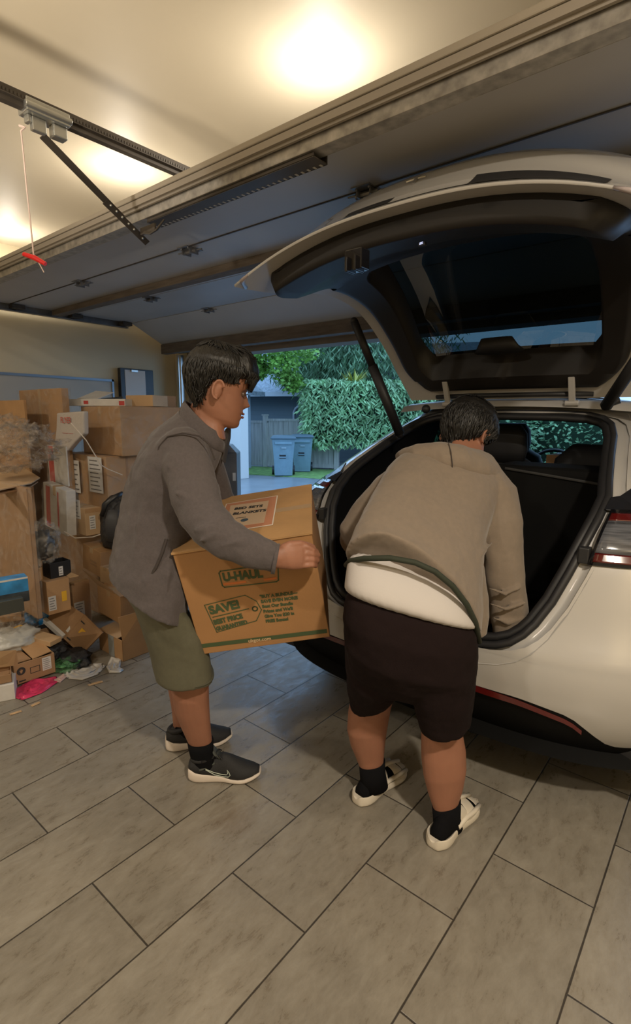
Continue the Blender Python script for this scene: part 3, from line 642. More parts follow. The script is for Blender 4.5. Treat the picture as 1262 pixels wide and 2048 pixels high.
# jacket
j = MB()
j.stations([S_(219, 1142, 372, 1232, 1.89, .205), S_(220, 1118, 376, 1190, 1.88, .20), S_(233, 1060, 378, 1100, 1.87, .19), S_(244, 1000, 392, 1030, 1.86, .185), S_(258, 950, 415, 975, 1.85, .20), S_(277, 905, 434, 930, 1.84, .215), S_(302, 868, 446, 900, 1.83, .20), S_(335, 840, 450, 885, 1.82, .14), S_(362, 818, 450, 878, 1.81, .09)], 32, 2.4)
j.stations([S_(322, 912, 408, 878, 1.70, .075), S_(323, 945, 424, 922, 1.66, .072), S_(340, 1000, 438, 970, 1.61, .064), S_(362, 1050, 445, 1010, 1.575, .058), S_(398, 1092, 470, 1038, 1.545, .054), S_(440, 1118, 493, 1056, 1.535, .048), S_(492, 1134, 527, 1072, 1.535, .043), S_(546, 1148, 557, 1087, 1.54, .038)], 20, 2.1)
j.ball(at(366, 905, 1.71), .085, 10)
j.stations([S_(372, 905, 440, 885, 2.0, .07), S_(395, 960, 452, 940, 2.08, .062), S_(415, 1010, 468, 990, 2.14, .055), S_(440, 1050, 480, 1012, 2.17, .05), S_(500, 1075, 515, 1040, 2.17, .04)], 18)
for pl, r_ in (([(378, 1040, 1.525), (405, 1035, 1.515), (438, 1018, 1.53)], .010), ([(388, 1062, 1.51), (415, 1055, 1.50), (450, 1032, 1.51)], .010), ([(395, 1085, 1.50), (428, 1070, 1.495), (462, 1042, 1.51)], .009), ([(352, 985, 1.55), (385, 1000, 1.54), (425, 995, 1.56)], .009),
        ([(440, 1092, 1.49), (470, 1085, 1.488), (500, 1070, 1.50)], .008), ([(335, 930, 1.60), (360, 960, 1.58), (372, 1000, 1.56)], .009), ([(400, 900, 1.63), (412, 935, 1.60), (425, 965, 1.575)], .009),
        ([(328, 985, 1.70), (318, 1040, 1.695), (322, 1100, 1.70)], .010), ([(300, 960, 1.68), (280, 1040, 1.69), (268, 1120, 1.70)], .010), ([(345, 1100, 1.72), (335, 1150, 1.70), (330, 1200, 1.70)], .010), ([(250, 1120, 1.73), (262, 1165, 1.71), (270, 1180, 1.71)], .010), ([(300, 1120, 1.70), (290, 1160, 1.69), (300, 1195, 1.70)], .009)):
    j.tube([at(*q) for q in pl], [r_*.4, r_, r_*.4], 8)
JA = j.build('jacket', JACK, P1); remesh(JA, .006, 5, .016, .075)
# cuff, seams, collar, zip pocket
b = MB(); b.stations([S_(541, 1148, 552, 1087, 1.54, .040), S_(549, 1149, 560, 1087, 1.541, .040)], 20, 2.1); b.build('cuff', JACK, P1, smooth=True)
b = MB(); b.stations([S_(358, 862, 444, 905, 1.80, .088), S_(360, 838, 446, 888, 1.795, .080), S_(365, 814, 441, 876, 1.79, .071), S_(372, 803, 437, 866, 1.785, .068)], 28, 2.2, cap=False)
co = b.build('collar', JACK, P1, smooth=True); so = co.modifiers.new('s', 'SOLIDIFY'); so.thickness = .007; so.offset = 1
b = MB(); b.slab([at(450, 858, 1.80), at(458, 852, 1.80), at(457, 872, 1.82), at(446, 925, 1.82), at(436, 905, 1.80)], -FW, .05); b.slab([at(452, 856, 1.84), at(462, 858, 1.86), at(447, 905, 1.88), at(440, 935, 1.86)], -FW, .012); b.build('collar_flap', mat('dark_collar_lining', (.05, .045, .045), .9), P1, bev=.006)
def on_surf(pts, r, name, m, par, lift=0): b = MB(); b.tube(pts, r, 6); return b.build(name, m, par, smooth=True)
b = MB(); b.tube([at(430, 920, 1.612), at(418, 888, 1.61), at(398, 872, 1.62), at(365, 866, 1.62), at(335, 873, 1.64), at(318, 893, 1.65), at(312, 925, 1.665)], .0025, 6); b.build('shoulder_seam', JACKD, P1)
b = MB(); b.tube([at(333, 1078, 1.69), at(325, 1105, 1.685), at(312, 1135, 1.69), at(297, 1158, 1.70)], .0055, 6); b.build('pocket_zip', JACKD, P1)
# shorts
s_ = MB()
s_.stations([S_(235, 1150, 365, 1180, 1.90, .19), S_(248, 1185, 372, 1215, 1.90, .19), S_(280, 1240, 385, 1255, 1.93, .175), S_(300, 1270, 390, 1280, 1.98, .13)], 28, 2.4)
s_.stations([S_(264, 1210, 380, 1225, 1.86, .12), S_(284, 1260, 402, 1265, 1.88, .112), S_(300, 1310, 418, 1305, 1.91, .106), S_(310, 1357, 426, 1352, 1.935, .105)], 26, 2.5)
s_.stations([S_(268, 1210, 375, 1225, 2.06, .12), S_(290, 1265, 390, 1265, 2.11, .115), S_(312, 1305, 402, 1302, 2.14, .105), S_(322, 1330, 406, 1330, 2.16, .10)], 24, 2.5)
SH = s_.build('shorts', OLIVE, P1); remesh(SH, .007, 6, .009, .12)
b = MB(); b.stations([S_(309, 1344, 427, 1339, 1.932, .107), S_(310, 1347, 427, 1342, 1.934, .107)], 30, 2.5); b.build('hem_seam', mat('olive_seam', (.07, .068, .045), .9), P1, smooth=True)
# socks and shoes
b = MB(); b.stations([S_(374, 1484, 427, 1477, 2.056, .047), S_(377, 1500, 427, 1494, 2.065, .046), S_(382, 1520, 428, 1515, 2.07, .038), S_(384, 1540, 432, 1536, 2.078, .032), S_(388, 1552, 438, 1550, 2.084, .028)], 20); so_ = b.build('sock', SOCK, P1, smooth=True)
b = MB(); b.stations([S_(348, 1444, 388, 1442, 2.268, .042), S_(344, 1475, 390, 1470, 2.29, .044), S_(342, 1492, 392, 1488, 2.31, .045)], 20); b.build('sock', SOCK, P1, smooth=True)
hl, tp = onz(383, 1568, 0), onz(512, 1566, 0)
h1 = Vector((-1.566, 1.118, 0)); yaw1 = -math.atan2((tp-hl).x, (tp-hl).y)
sneaker(h1, yaw1, P1, 1)
h2 = Vector((-1.792, 1.165, 0)); yaw2 = -math.atan2(.17, .25)
sneaker(h2, yaw2, P1, -1)

# ------------------------------------------------------------------ person bending into the car (right)
sk = MB()
hO = at(934, 868, 2.08); fwd = Vector((.12, .80, -.62)).normalized(); hr = fwd.cross(Vector((0, 0, 1))).normalized(); hu = hr.cross(fwd)
HX = frame(hO, hr, fwd, hu)@Matrix.Translation((0, 0, -.125))@Matrix.Diagonal((1.06, 1.06, 1.06, 1)); add_head(sk, HX)
sk.stations([S_(700, 1200, 940, 1250, 1.62, .09), S_(725, 1100, 935, 1180, 1.68, .10), S_(760, 1010, 945, 1080, 1.78, .10), S_(790, 955, 970, 1000, 1.88, .10), S_(860, 925, 960, 950, 1.98, .07), S_(895, 900, 965, 920, 2.02, .055), S_(902, 880, 968, 895, 2.05, .05)], 22)
limb(sk, [at(795, 965, 1.93), at(715, 1055, 1.98), at(740, 1110, 2.2)], [.05, .04, .03])
limb(sk, [at(990, 1000, 1.88), at(1010, 1130, 1.87), at(1018, 1235, 1.93)], [.05, .04, .03])
hand(sk, at(745, 1115, 2.22), Vector((.3, .9, -.2)), Vector((-.8, .2, .5)), .35, -1)
hand(sk, at(1016, 1245, 1.95), Vector((-.1, .5, -.7)), Vector((.9, .2, .2)), .35, 1)
sk.stations([S_(705, 1230, 815, 1240, 1.64, .10), S_(700, 1330, 795, 1340, 1.74, .09), S_(700, 1400, 787, 1396, 1.86, .062), S_(696, 1425, 782, 1418, 1.89, .060), S_(694, 1455, 776, 1450, 1.91, .062), S_(700, 1485, 771, 1480, 1.935, .054), S_(712, 1515, 768, 1508, 1.955, .042), S_(722, 1540, 766, 1530, 1.97, .036), S_(722, 1570, 770, 1560, 1.985, .034)], 22)
sk.stations([S_(830, 1250, 945, 1270, 1.60, .10), S_(832, 1380, 935, 1385, 1.68, .085), S_(842, 1450, 926, 1442, 1.74, .062), S_(842, 1480, 926, 1470, 1.755, .060), S_(842, 1510, 932, 1502, 1.77, .062), S_(846, 1545, 933, 1538, 1.785, .060), S_(855, 1580, 927, 1573, 1.80, .050), S_(866, 1612, 918, 1603, 1.81, .040), S_(868, 1650, 918, 1640, 1.82, .036), S_(868, 1672, 920, 1662, 1.825, .034)], 22)
base2 = Vector((-.79, 1.5, 0))
P2 = sk.build('person', SKIN, None); localize(P2, base2); remesh(P2, .005, 3)
tag(P2, 'person in taupe hoodie and dark shorts bending forward into the open car trunk', 'person')
add_hair('hair', P2, HX, front=.15, side=.10, back=.035, th=.026, fr=.03, seed=9, tuft=1100)
h = MB()
h.stations([S_(692, 1121, 960, 1284, 1.61, .165), S_(705, 1085, 964, 1235, 1.63, .160), S_(722, 1040, 962, 1160, 1.68, .155), S_(745, 995, 968, 1085, 1.76, .14), S_(768, 950, 990, 1020, 1.85, .135), S_(795, 922, 1000, 965, 1.92, .11), S_(838, 905, 985, 938, 1.97, .08)], 34, 2.6)
for r_, amp in ((0, .130), (1, .062), (2, .012)):
    for k in range(34):
        c_ = cos(2*pi*k/34); s_v = abs(c_)**(2/2.6); h.v[r_*34+k] += UP*amp*max(0, 1-s_v*s_v)**.75
h.stations([S_(800, 925, 845, 985, 1.92, .085), S_(755, 952, 800, 1005, 1.95, .075), S_(712, 1000, 768, 1035, 1.97, .066), S_(680, 1050, 736, 1072, 1.98, .060), S_(680, 1085, 728, 1098, 2.02, .056), S_(700, 1120, 740, 1110, 2.14, .045)], 20, 2.1)
h.stations([S_(935, 960, 1005, 940, 1.90, .09), S_(948, 1005, 1035, 975, 1.87, .08), S_(962, 1055, 1046, 1040, 1.85, .070), S_(966, 1110, 1048, 1105, 1.85, .062), S_(972, 1165, 1052, 1160, 1.86, .058), S_(980, 1215, 1057, 1205, 1.89, .054), S_(985, 1268, 1056, 1255, 1.93, .048)], 20, 2.1)
h.stations([S_(940, 1130, 968, 1130, 1.72, .05), S_(938, 1190, 976, 1185, 1.71, .05), S_(936, 1240, 980, 1235, 1.71, .045), S_(945, 1275, 974, 1268, 1.71, .03)], 16, 2.2)
for pl, r_ in (([(938, 1095, 1.63), (958, 1110, 1.62), (985, 1085, 1.72)], .010), ([(928, 1130, 1.60), (950, 1150, 1.59), (966, 1120, 1.66)], .010), ([(975, 1175, 1.79), (1010, 1188, 1.795), (1045, 1172, 1.81)], .010), ([(975, 1205, 1.80), (1010, 1218, 1.81), (1050, 1205, 1.83)], .010), ([(985, 1235, 1.84), (1015, 1246, 1.85), (1050, 1236, 1.87)], .010), ([(760, 975, 1.86), (748, 1010, 1.88), (742, 1040, 1.90)], .010),
        ([(945, 1060, 1.63), (920, 1105, 1.57), (900, 1130, 1.55)], .009), ([(705, 1050, 1.92), (722, 1060, 1.91), (738, 1055, 1.93)], .008)):
    h.tube([at(*q) for q in pl], [r_*.4, r_, r_*.4], 8)
HO = h.build('hoodie', HOOD, P2); remesh(HO, .006, 6, .012, .10)
b = MB(); b.tube([at(692, 1130, 1.63), at(700, 1122, 1.56), at(728, 1117, 1.485), at(780, 1116, 1.445), at(830, 1125, 1.435), at(870, 1143, 1.435), at(905, 1172, 1.45), at(934, 1210, 1.48), at(951, 1245, 1.52), at(959, 1284, 1.60)], .0085, 8); b.build('hem_binding', HTRIM, P2, smooth=True)
b = MB(); b.stations([S_(800, 906, 804, 924, 1.94, .025), S_(810, 896, 824, 938, 1.89, .045), S_(834, 887, 852, 946, 1.84, .060), S_(878, 883, 890, 950, 1.815, .07), S_(922, 889, 926, 954, 1.815, .07), S_(962, 905, 958, 962, 1.84, .058), S_(990, 926, 980, 968, 1.875, .045), S_(1004, 948, 996, 972, 1.92, .025)], 18, 2.2)
ho = b.build('hood', HOOD, P2); remesh(ho, .006, 5, .012, .09)
b = MB(); b.tube([at(897, 886, 1.775), at(902, 905, 1.745), at(905, 930, 1.742), at(903, 948, 1.765)], .0016, 5); b.build('hood_seam', JACKD, P2)
b = MB(); b.stations([S_(689, 1188, 955, 1261, 1.60, .158), S_(690, 1170, 954, 1250, 1.60, .157), S_(694, 1140, 950, 1230, 1.61, .150), S_(702, 1090, 946, 1190, 1.63, .12)], 40, 2.6)
te = b.build('tshirt', TEE, P2, smooth=True, angle=60); m_ = te.modifiers.new('s', 'SUBSURF'); m_.levels = 1; m_.render_levels = 2
t = MB()
t.stations([S_(698, 1180, 946, 1250, 1.60, .128), S_(692, 1195, 953, 1268, 1.60, .142), S_(688, 1222, 955, 1290, 1.60, .152), S_(689, 1260, 954, 1320, 1.62, .155), S_(694, 1300, 950, 1345, 1.66, .135), S_(702, 1345, 940, 1385, 1.71, .09)], 30, 2.6)
t.stations([S_(690, 1270, 815, 1300, 1.67, .125), S_(693, 1330, 806, 1345, 1.72, .118), S_(697, 1362, 800, 1362, 1.77, .108), S_(702, 1392, 791, 1374, 1.815, .098)], 24, 2.4)
t.stations([S_(808, 1290, 953, 1320, 1.61, .125), S_(822, 1360, 950, 1370, 1.65, .118), S_(829, 1402, 947, 1400, 1.68, .110), S_(836, 1442, 944, 1428, 1.71, .10)], 24, 2.4)
T_ = t.build('shorts', SHORT, P2); remesh(T_, .0065, 5, .014, .09)
b = MB(); b.stations([S_(718, 1528, 770, 1520, 1.962, .042), S_(720, 1555, 771, 1545, 1.975, .042), S_(722, 1580, 776, 1570, 1.985, .043)], 20)
hL = Vector((-.965, 1.425, .0)); hRt = Vector((-.652, 1.425, 0)); yL = -.10; yR = -.06
def foot(b, o, yaw):
    X = Matrix.Translation(o)@Matrix.Rotation(yaw, 4, 'Z')
    rs = []
    for y, w, z in ((.022, .022, .06), (.035, .030, .075), (.06, .033, .10), (.10, .034, .105), (.14, .038, .088), (.19, .042, .068), (.24, .038, .054), (.265, .022, .046)):
        rs.append([X@Vector((cos(a)*w, y, .030+max(0, sin(a))*(z-.030)+min(0, sin(a))*.004)) for a in [2*pi*k/18 for k in range(18)]])
    b.rings(rs)
foot(b, hL, yL); b.build('sock', SOCK, P2, smooth=True)
b = MB(); b.stations([S_(864, 1610, 922, 1600, 1.812, .045), S_(866, 1640, 922, 1630, 1.82, .044), S_(867, 1662, 926, 1652, 1.825, .045)], 20); foot(b, hRt, yR); b.build('sock', SOCK, P2, smooth=True)
slide(hL, yL, P2, 1); slide(hRt, yR, P2, -1)

# ------------------------------------------------------------------ the car
XC = -.96; YR = 1.72
def lerp_tab(tab, z):
    if z <= tab[0][0]: return tab[0][1]
    for a, b in zip(tab, tab[1:]):
        if z <= b[0]: t = (z-a[0])/(b[0]-a[0]); return a[1]+(b[1]-a[1])*t
    return tab[-1][1]
Tyr = [(.20, 1.90), (.28, 1.84), (.36, 1.79), (.45, 1.755), (.55, 1.735), (.64, 1.74), (.66, 1.755), (.75, 1.80), (.85, 1.83), (.95, 1.865), (1.05, 1.91), (1.12, 1.98), (1.20, 2.10), (1.28, 2.26), (1.36, 2.44), (1.42, 2.58), (1.47, 2.68), (1.50, 2.76)]
Tw = [(.20, .86), (.28, .90), (.40, .93), (.65, .945), (.85, .95), (.95, .945), (1.02, .92), (1.08, .86), (1.15, .80), (1.25, .745), (1.35, .69), (1.42, .645), (1.47, .60), (1.50, .56)]
Tow = [(.598, .0), (.606, .18), (.615, .28), (.63, .35), (.65, .395), (.68, .430), (.72, .460), (.80, .500), (.90, .535), (1.0, .565), (1.08, .585), (1.15, .592), (1.20, .575), (1.28, .545), (1.36, .515), (1.41, .48), (1.435, .44), (1.45, .38), (1.458, .25), (1.462, 0)]
ZT, ZB = 1.462, .598
def surf(x, z):               # rear surface y at |x|, z
    w = lerp_tab(Tw, z); q = min(.999, abs(x)/w); n = 3.0
    return lerp_tab(Tyr, z)+.50*(1-(1-q**n)**(1/n))
car = empty('car', (XC, YR+2.4, 0), 'white electric hatchback with its tailgate raised and trunk open, backed up to the people', 'car')
car['label'] = 'white hatchback car with raised tailgate and open trunk, parked nose out of the garage'
def ztop(y): return .97 if y < 5.0 else .97-.20*min(1, (y-5.0)/1.45)**1.6
CARLO = mat('gloss_black_lower_bumper', (.004, .004, .004), .6, spec=.15)
zs = [.20, .24, .28, .32, .36, .40, .43, .46, .50, .55, .59, .598, .606, .615, .63, .65, .68, .72, .76, .80, .85, .90, .95, .97, 1.0, 1.04, 1.08, 1.12, 1.15, 1.18, 1.20, 1.24, 1.28, 1.32, 1.36, 1.39, 1.41, 1.425, 1.435, 1.45, 1.458, 1.462, 1.475, 1.49, 1.50]
NK = 30
def white_low(x):              # lower edge of the white paint along the bumper
    x = abs(x)
    if x < .42: return .455
    if x < .60: return .455-.03*((x-.42)/.18)**1.5
    return max(.305, .425-.12*((x-.60)/.115)**1.2)
bw, bk, bg = MB(), MB(), None; bgs = []
def row(z, s):
    r = []; x0 = lerp_tab(Tow, z) if ZB <= z <= ZT else 0
    if ZB <= z <= ZT: x0 += .058*min(1, x0/.2)
    w = lerp_tab(Tw, z)
    for k in range(NK+1):
        x = x0+(w*.985-x0)*(1-(1-k/NK)**1.5); wl = white_low(x); zz = z
        if z <= .36: zz = .20+(wl-.20)*(z-.20)/.16
        elif z < .50: zz = wl+(.50-wl)*(z-.36)/.14
        r.append(Vector((XC+s*x, surf(x, zz), zz)))
    y0 = r[-1].y+.03
    if z <= .97: yend = 6.42
    else: yend = 5.12-(z-.97)/.55*1.05
    ny = 34
    for k in range(1, ny+1):
        y = y0+(yend-y0)*k/ny; zz = z
        if .6 < z <= .97: zz = .6+(z-.6)*(ztop(y)-.6)/.37
        x = w
        if z <= .97 and y > 5.6: x = w*(1-.62*((y-5.6)/.85)**2.6)
        r.append(Vector((XC+s*x, y, zz)))
    if z <= .97:
        for k in range(1, 5): r.append(Vector((XC+s*r[-1-0].x*0+s*abs(r[-1].x-XC)*(1-k/4)*1.0 if k < 4 else XC, 6.42+.09*k/4, r[-1].z)))
    else: 
        for k in range(1, 5): r.append(r[-1].copy())
    return r
for s in (-1, 1):
    bg = MB(); bgs.append(bg)
    rows = [row(z, s) for z in zs]
    for i in range(len(zs)-1):
        for k in range(len(rows[0])-1):
            q = [rows[i][k], rows[i][k+1], rows[i+1][k+1], rows[i+1][k]]
            c = sum(q, Vector())/4
            if any((Vector((c.y-wy, c.z-.34))).length < .36 for wy in (2.70, 5.58)) and abs(c.x-XC) > .7: continue
            lx = abs(c.x-XC)
            if c.z > .98 and k >= NK+2 and c.y > 2.55 and 1.07 < c.z < 1.44 and c.y < 4.98-(c.z-1.05)*1.6: tgt = bg
            elif (zs[i+1] <= .361 if k < NK else c.z < .27): tgt = bk
            else: tgt = bw
            if (q[0]-q[1]).length < 1e-5: continue
            tgt.add(q, [(0, 1, 2, 3)])
def weld(o, d=.0006):
    bm = bmesh.new(); bm.from_mesh(o.data); bmesh.ops.remove_doubles(bm, verts=bm.verts, dist=d); bmesh.ops.recalc_face_normals(bm, faces=bm.faces); bm.to_mesh(o.data); bm.free(); return o
weld(bw.build('body_shell', CARW, car, smooth=True, angle=28)); weld(bk.build('lower_bumper', CARLO, car, smooth=True)); [weld(q_.build('side_window', TGLASS, car, smooth=True)) for q_ in bgs]
# roof, windshield, hood
b = MB(); N = 14
b.rings([[Vector((XC+u*(.60-.02*t), 2.76+t*1.36, 1.50+.10*sin(pi*min(1, t*.55+.12))*(1-abs(u)**2.6)+.02*t)) for u in [-1+2*k/N for k in range(N+1)]] for t in [i/8 for i in range(9)]], False, closed=False)
ro = b.build('roof', GLOSSB, car, smooth=True); so = ro.modifiers.new('s', 'SOLIDIFY'); so.thickness = .02
b = MB(); b.rings([[Vector((XC+u*(.62+.2*t), 4.12+t*1.0-.15*t*u*u, 1.555-.56*t+.02*(1-u*u))) for u in [-1+2*k/N for k in range(N+1)]] for t in [i/6 for i in range(7)]], False, closed=False); b.build('windshield', WGLASS, car, smooth=True)
b = MB(); b.rings([[Vector((XC+u*(.86-.12*t), 5.08+t*1.36-.12*u*u*(t-.3), ztop(5.08+t*1.36)+.05*(1-abs(u)**2.2)*(1-.4*t))) for u in [-1+2*k/N for k in range(N+1)]] for t in [i/8 for i in range(9)]], False, closed=False); b.build('hood_panel', CARW, car, smooth=True)
# opening ring: white gutter, rubber seal
def ring_pts(off, dy):
    pts = []
    base = [(z, w) for z, w in Tow]
    for z, w in base: pts.append((w, z))
    prof = []
    for i, (w, z) in enumerate(pts):
        a = pts[max(0, i-1)]; c = pts[min(len(pts)-1, i+1)]; tx, tz = c[0]-a[0], c[1]-a[1]
        if i == 0: tx, tz = 1, 0
        if i == len(pts)-1: tx, tz = -1, 0
        l = math.hypot(tx, tz); prof.append((max(0, w+off*tz/l), z-off*tx/l))
    full = [(w, z) for w, z in prof]+[(-w, z) for w, z in reversed(prof[1:-1])]
    return [Vector((XC+x, surf(min(abs(x), .9), min(max(z, .25), 1.5))+dy, z)) for x, z in full]
rs = [ring_pts(o_, d_) for o_, d_ in ((.066, -.003), (.052, .012), (.040, .030), (.026, .034), (.014, .028), (.004, .026), (-.004, .06), (-.006, .12))]
b = MB(); b.rings([list(r) for r in rs], False); g_ = b.build('opening_gutter', CARIN, car, smooth=True)
sl = ring_pts(.002, .022); b = MB(); b.tube(sl+[sl[0]], .0145, 8, cap=False); b.build('rubber_seal', RUBBER, car, smooth=True)
sl = ring_pts(-.020, .040); b = MB(); b.tube(sl+[sl[0]], .017, 8, cap=False); b.build('opening_trim', TRIM, car, smooth=True)
# trunk interior
def tun(z0, y): return y
b = MB(); a = ring_pts(-.012, .05)
def push(r, dy, sx, z0=.60, z1=None): return [Vector((XC+(p.x-XC)*sx, max(p.y, 2.0)+dy if False else p.y+dy, p.z)) for p in r]
r1 = a; r2 = [Vector((XC+(p.x-XC)*1.02, max(p.y+.25, 2.15), p.z)) for p in a]; r3 = [Vector((XC+(p.x-XC)*1.0, 2.95+0*p.y, p.z)) for p in a]
b.rings([r1, r2, r3], False); li = b.build('trunk_liner', LINER, car, smooth=True)
b = MB(); b.box((XC-.60, 2.95, .3), (XC+.60, 3.0, 1.06)); b.build('rear_seat_back', LINER, car, bev=.02)
b = MB(); b.box((XC-.88, 2.5, .28), (XC+.88, 4.9, .34)); b.box((XC-.9, 2.4, .3), (XC-.82, 5.1, .98)); b.box((XC+.82, 2.4, .3), (XC+.9, 5.1, .98)); b.box((XC-.8, 4.72, .6), (XC+.8, 5.08, .99)); b.build('cabin_lining', LINER, car)
b = MB(); b.box((XC-.9, 1.98, .20), (XC+.9, 6.3, .30)); b.build('underbody', BLACKP, car)
b = MB(); b.box((XC-.60, 4.05, 1.50), (XC+.60, 4.12, 1.545)); b.build('headliner_edge', mat('headliner', (.10, .10, .10), .9), car)
# seats with headrests
def seat(x, y, s=1.0, w=.25):
    se = MB(); se.stations([((x-w, y, .62), (x+w, y, .62), .07), ((x-w, y+.02, .85), (x+w, y+.02, .85), .08), ((x-w*.95, y-.03, 1.05), (x+w*.95, y-.03, 1.05), .07), ((x-w*.8, y-.07, 1.17), (x+w*.8, y-.07, 1.17), .06), ((x-w*.45, y-.09, 1.22), (x+w*.45, y-.09, 1.22), .05)], 24, 2.6)
    o = se.build('seat', SEATM, car, smooth=True)
    hd = MB(); hd.stations([((x-.125, y-.10, 1.20), (x+.125, y-.10, 1.20), .045), ((x-.14, y-.11, 1.26), (x+.14, y-.11, 1.26), .055), ((x-.135, y-.12, 1.35), (x+.135, y-.12, 1.35), .052), ((x-.10, y-.125, 1.40), (x+.10, y-.125, 1.40), .035)], 20, 2.8); hd.build('headrest', SEATM, car, smooth=True)
seat(XC-.38, 4.0); seat(XC+.40, 4.0)
q = ony(1020, 880, 3.0); seat(q.x-.02, 3.05, w=.23); q = ony(1192, 900, 3.0); 
b = MB(); b.stations([((q.x-.22, 3.0, 1.05), (q.x+.22, 3.0, 1.05), .06), ((q.x-.20, 3.02, 1.22), (q.x+.20, 3.02, 1.22), .07), ((q.x-.12, 3.03, 1.30), (q.x+.12, 3.03, 1.30), .05)], 20, 2.6); b.build('headrest', SEATM, car, smooth=True)
q = ony(1105, 918, 4.5); b = MB(); b.tube([Vector((q.x+.19*cos(a), 4.5+.05*sin(a), q.z-.10+.17*sin(a))) for a in [2*pi*i/32 for i in range(33)]], .014, 8); b.tube([(q.x-.18, 4.5, q.z-.10), (q.x+.18, 4.5, q.z-.10)], .02, 8); b.build('steering_wheel', TRIM, car, smooth=True)
# tail light on the right side, wrapping the corner, and its left twin
for s in (1, -1):
    def tp(x, z, o_=.006): return Vector((XC+s*x, surf(x, z)-o_, z))
    def patch(x0, x1, z0, z1, off, m, name, n=12, x0t=None):
        b = MB(); rr = []
        for i in range(7):
            t = i/6; z = z0+(z1-z0)*t; xa_ = x0+((x0t if x0t is not None else x0)-x0)*t
            rr.append([tp(min(xa_+(x1-xa_)*k/n, lerp_tab(Tw, z)*.985), z, off) for k in range(n+1)])
        b.rings(rr, False, closed=False); o = b.build(name, m, car, smooth=True); so = o.modifiers.new('s', 'SOLIDIFY'); so.thickness = .006; so.offset = 0; return o
    patch(.592, .93, .945, 1.118, .007, GLOSSB, 'tail_light_frame', x0t=.618)
    patch(.606, .93, .957, .985, .012, REDL, 'tail_light_lens', x0t=.608); patch(.608, .93, .986, 1.085, .012, GREYL, 'tail_light_lens', x0t=.622); patch(.622, .93, 1.086, 1.108, .012, REDL, 'tail_light_lens', x0t=.624)
    b = MB(); tz = [tp(.60, 1.118, .006), tp(.70, 1.118, .006), tp(.78, 1.10, .006), tp(.70, 1.165, .008), tp(.665, 1.195, .012), tp(.63, 1.16, .01), tp(.605, 1.155, .008)]
    b.slab(tz, (0, -1, .4), .02); b.build('tail_light_cap', GLOSSB, car)
    b = MB(); b.box((XC+s*.575-.016, surf(.585, .97)-.012, .945), (XC+s*.575+.018, surf(.585, .97)+.03, 1.0)); b.build('rubber_bumper', RUBBER, car, bev=.004)
    # red reflector strip and black diffuser lip
    b = MB(); rr = []
    for k in range(15):
        x = .28+.36*k/14; zc = white_low(x)-.012-.02*(k/14)
        rr.append([Vector((XC+s*x, surf(x, zc)-.006+dy, zc+dz)) for dy, dz in ((0, .012), (0, -.012*(1-.7*k/14)), (.012, -.012*(1-.7*k/14)), (.012, .012))])
    b.rings(rr); b.build('reflector_strip', REDL, car)
b = MB(); rr = []
for k in range(41):
    x = -.86+1.72*k/40; rr.append([Vector((XC+x, surf(x, .3)+dy, z)) for dy, z in ((-.03, .235), (.03, .20), (.08, .235), (.03, .262))])
b.rings(rr); b.build('diffuser_lip', CARLO, car)
b = MB(); b.box((XC+.16, surf(.2, .57)-.002, .62), (XC+.163, surf(.2, .57)+.01, .64)); 
# wheels
TIRE = mat('tire_rubber', (.015, .015, .015), .8)
for wy in (2.70, 5.58):
    for s in (-1, 1):
        cx = XC+s*.84; b = MB(); prof = [(-.11, .22), (-.12, .30), (-.105, .345), (-.05, .355), (.05, .355), (.105, .345), (.12, .30), (.11, .22)]
        rr = [[Vector((cx+dx, wy+r*cos(a), .355+r*sin(a))) for dx, r in prof] for a in [2*pi*i/36 for i in range(37)]]
        b.rings(rr, False, closed=True); w_ = b.build('tire', TIRE, car, smooth=True)
        b = MB(); b.tube([(cx+s*.09, wy, .355), (cx-s*.02, wy, .355)], .06, 16)
        for k in range(10):
            a = 2*pi*k/10; b.tube([(cx+s*.095, wy+.04*cos(a), .355+.04*sin(a)), (cx+s*.085, wy+.22*cos(a), .355+.22*sin(a))], [.022, .016], 6, flat=.5)
        b.build('wheel_rim', STEEL, car)

# tailgate, raised
tg = bpy.data.objects.new('tailgate', None); COL.objects.link(tg); tg.parent = car; tg.matrix_parent_inverse = Matrix.Translation(-Vector(car.location)); tg.location = (XC, 2.70, 1.53)
def tgb(b, name, m, **k):
    o = b.build(name, m, None, **k); o.parent = tg; o.matrix_parent_inverse = Matrix.Translation(-Vector(tg.location)); return o
def prof(tab, t):
    t = max(0, min(1, t)); n = len(tab)-1; i = min(n-1, int(t*n)); f = t*n-i
    p0, p1, p2, p3 = tab[max(0, i-1)], tab[i], tab[i+1], tab[min(n, i+2)]
    return [0.5*((2*p1[j])+(-p0[j]+p2[j])*f+(2*p0[j]-5*p1[j]+4*p2[j]-p3[j])*f*f+(-p0[j]+3*p1[j]-3*p2[j]+p3[j])*f**3) for j in range(len(p1))]
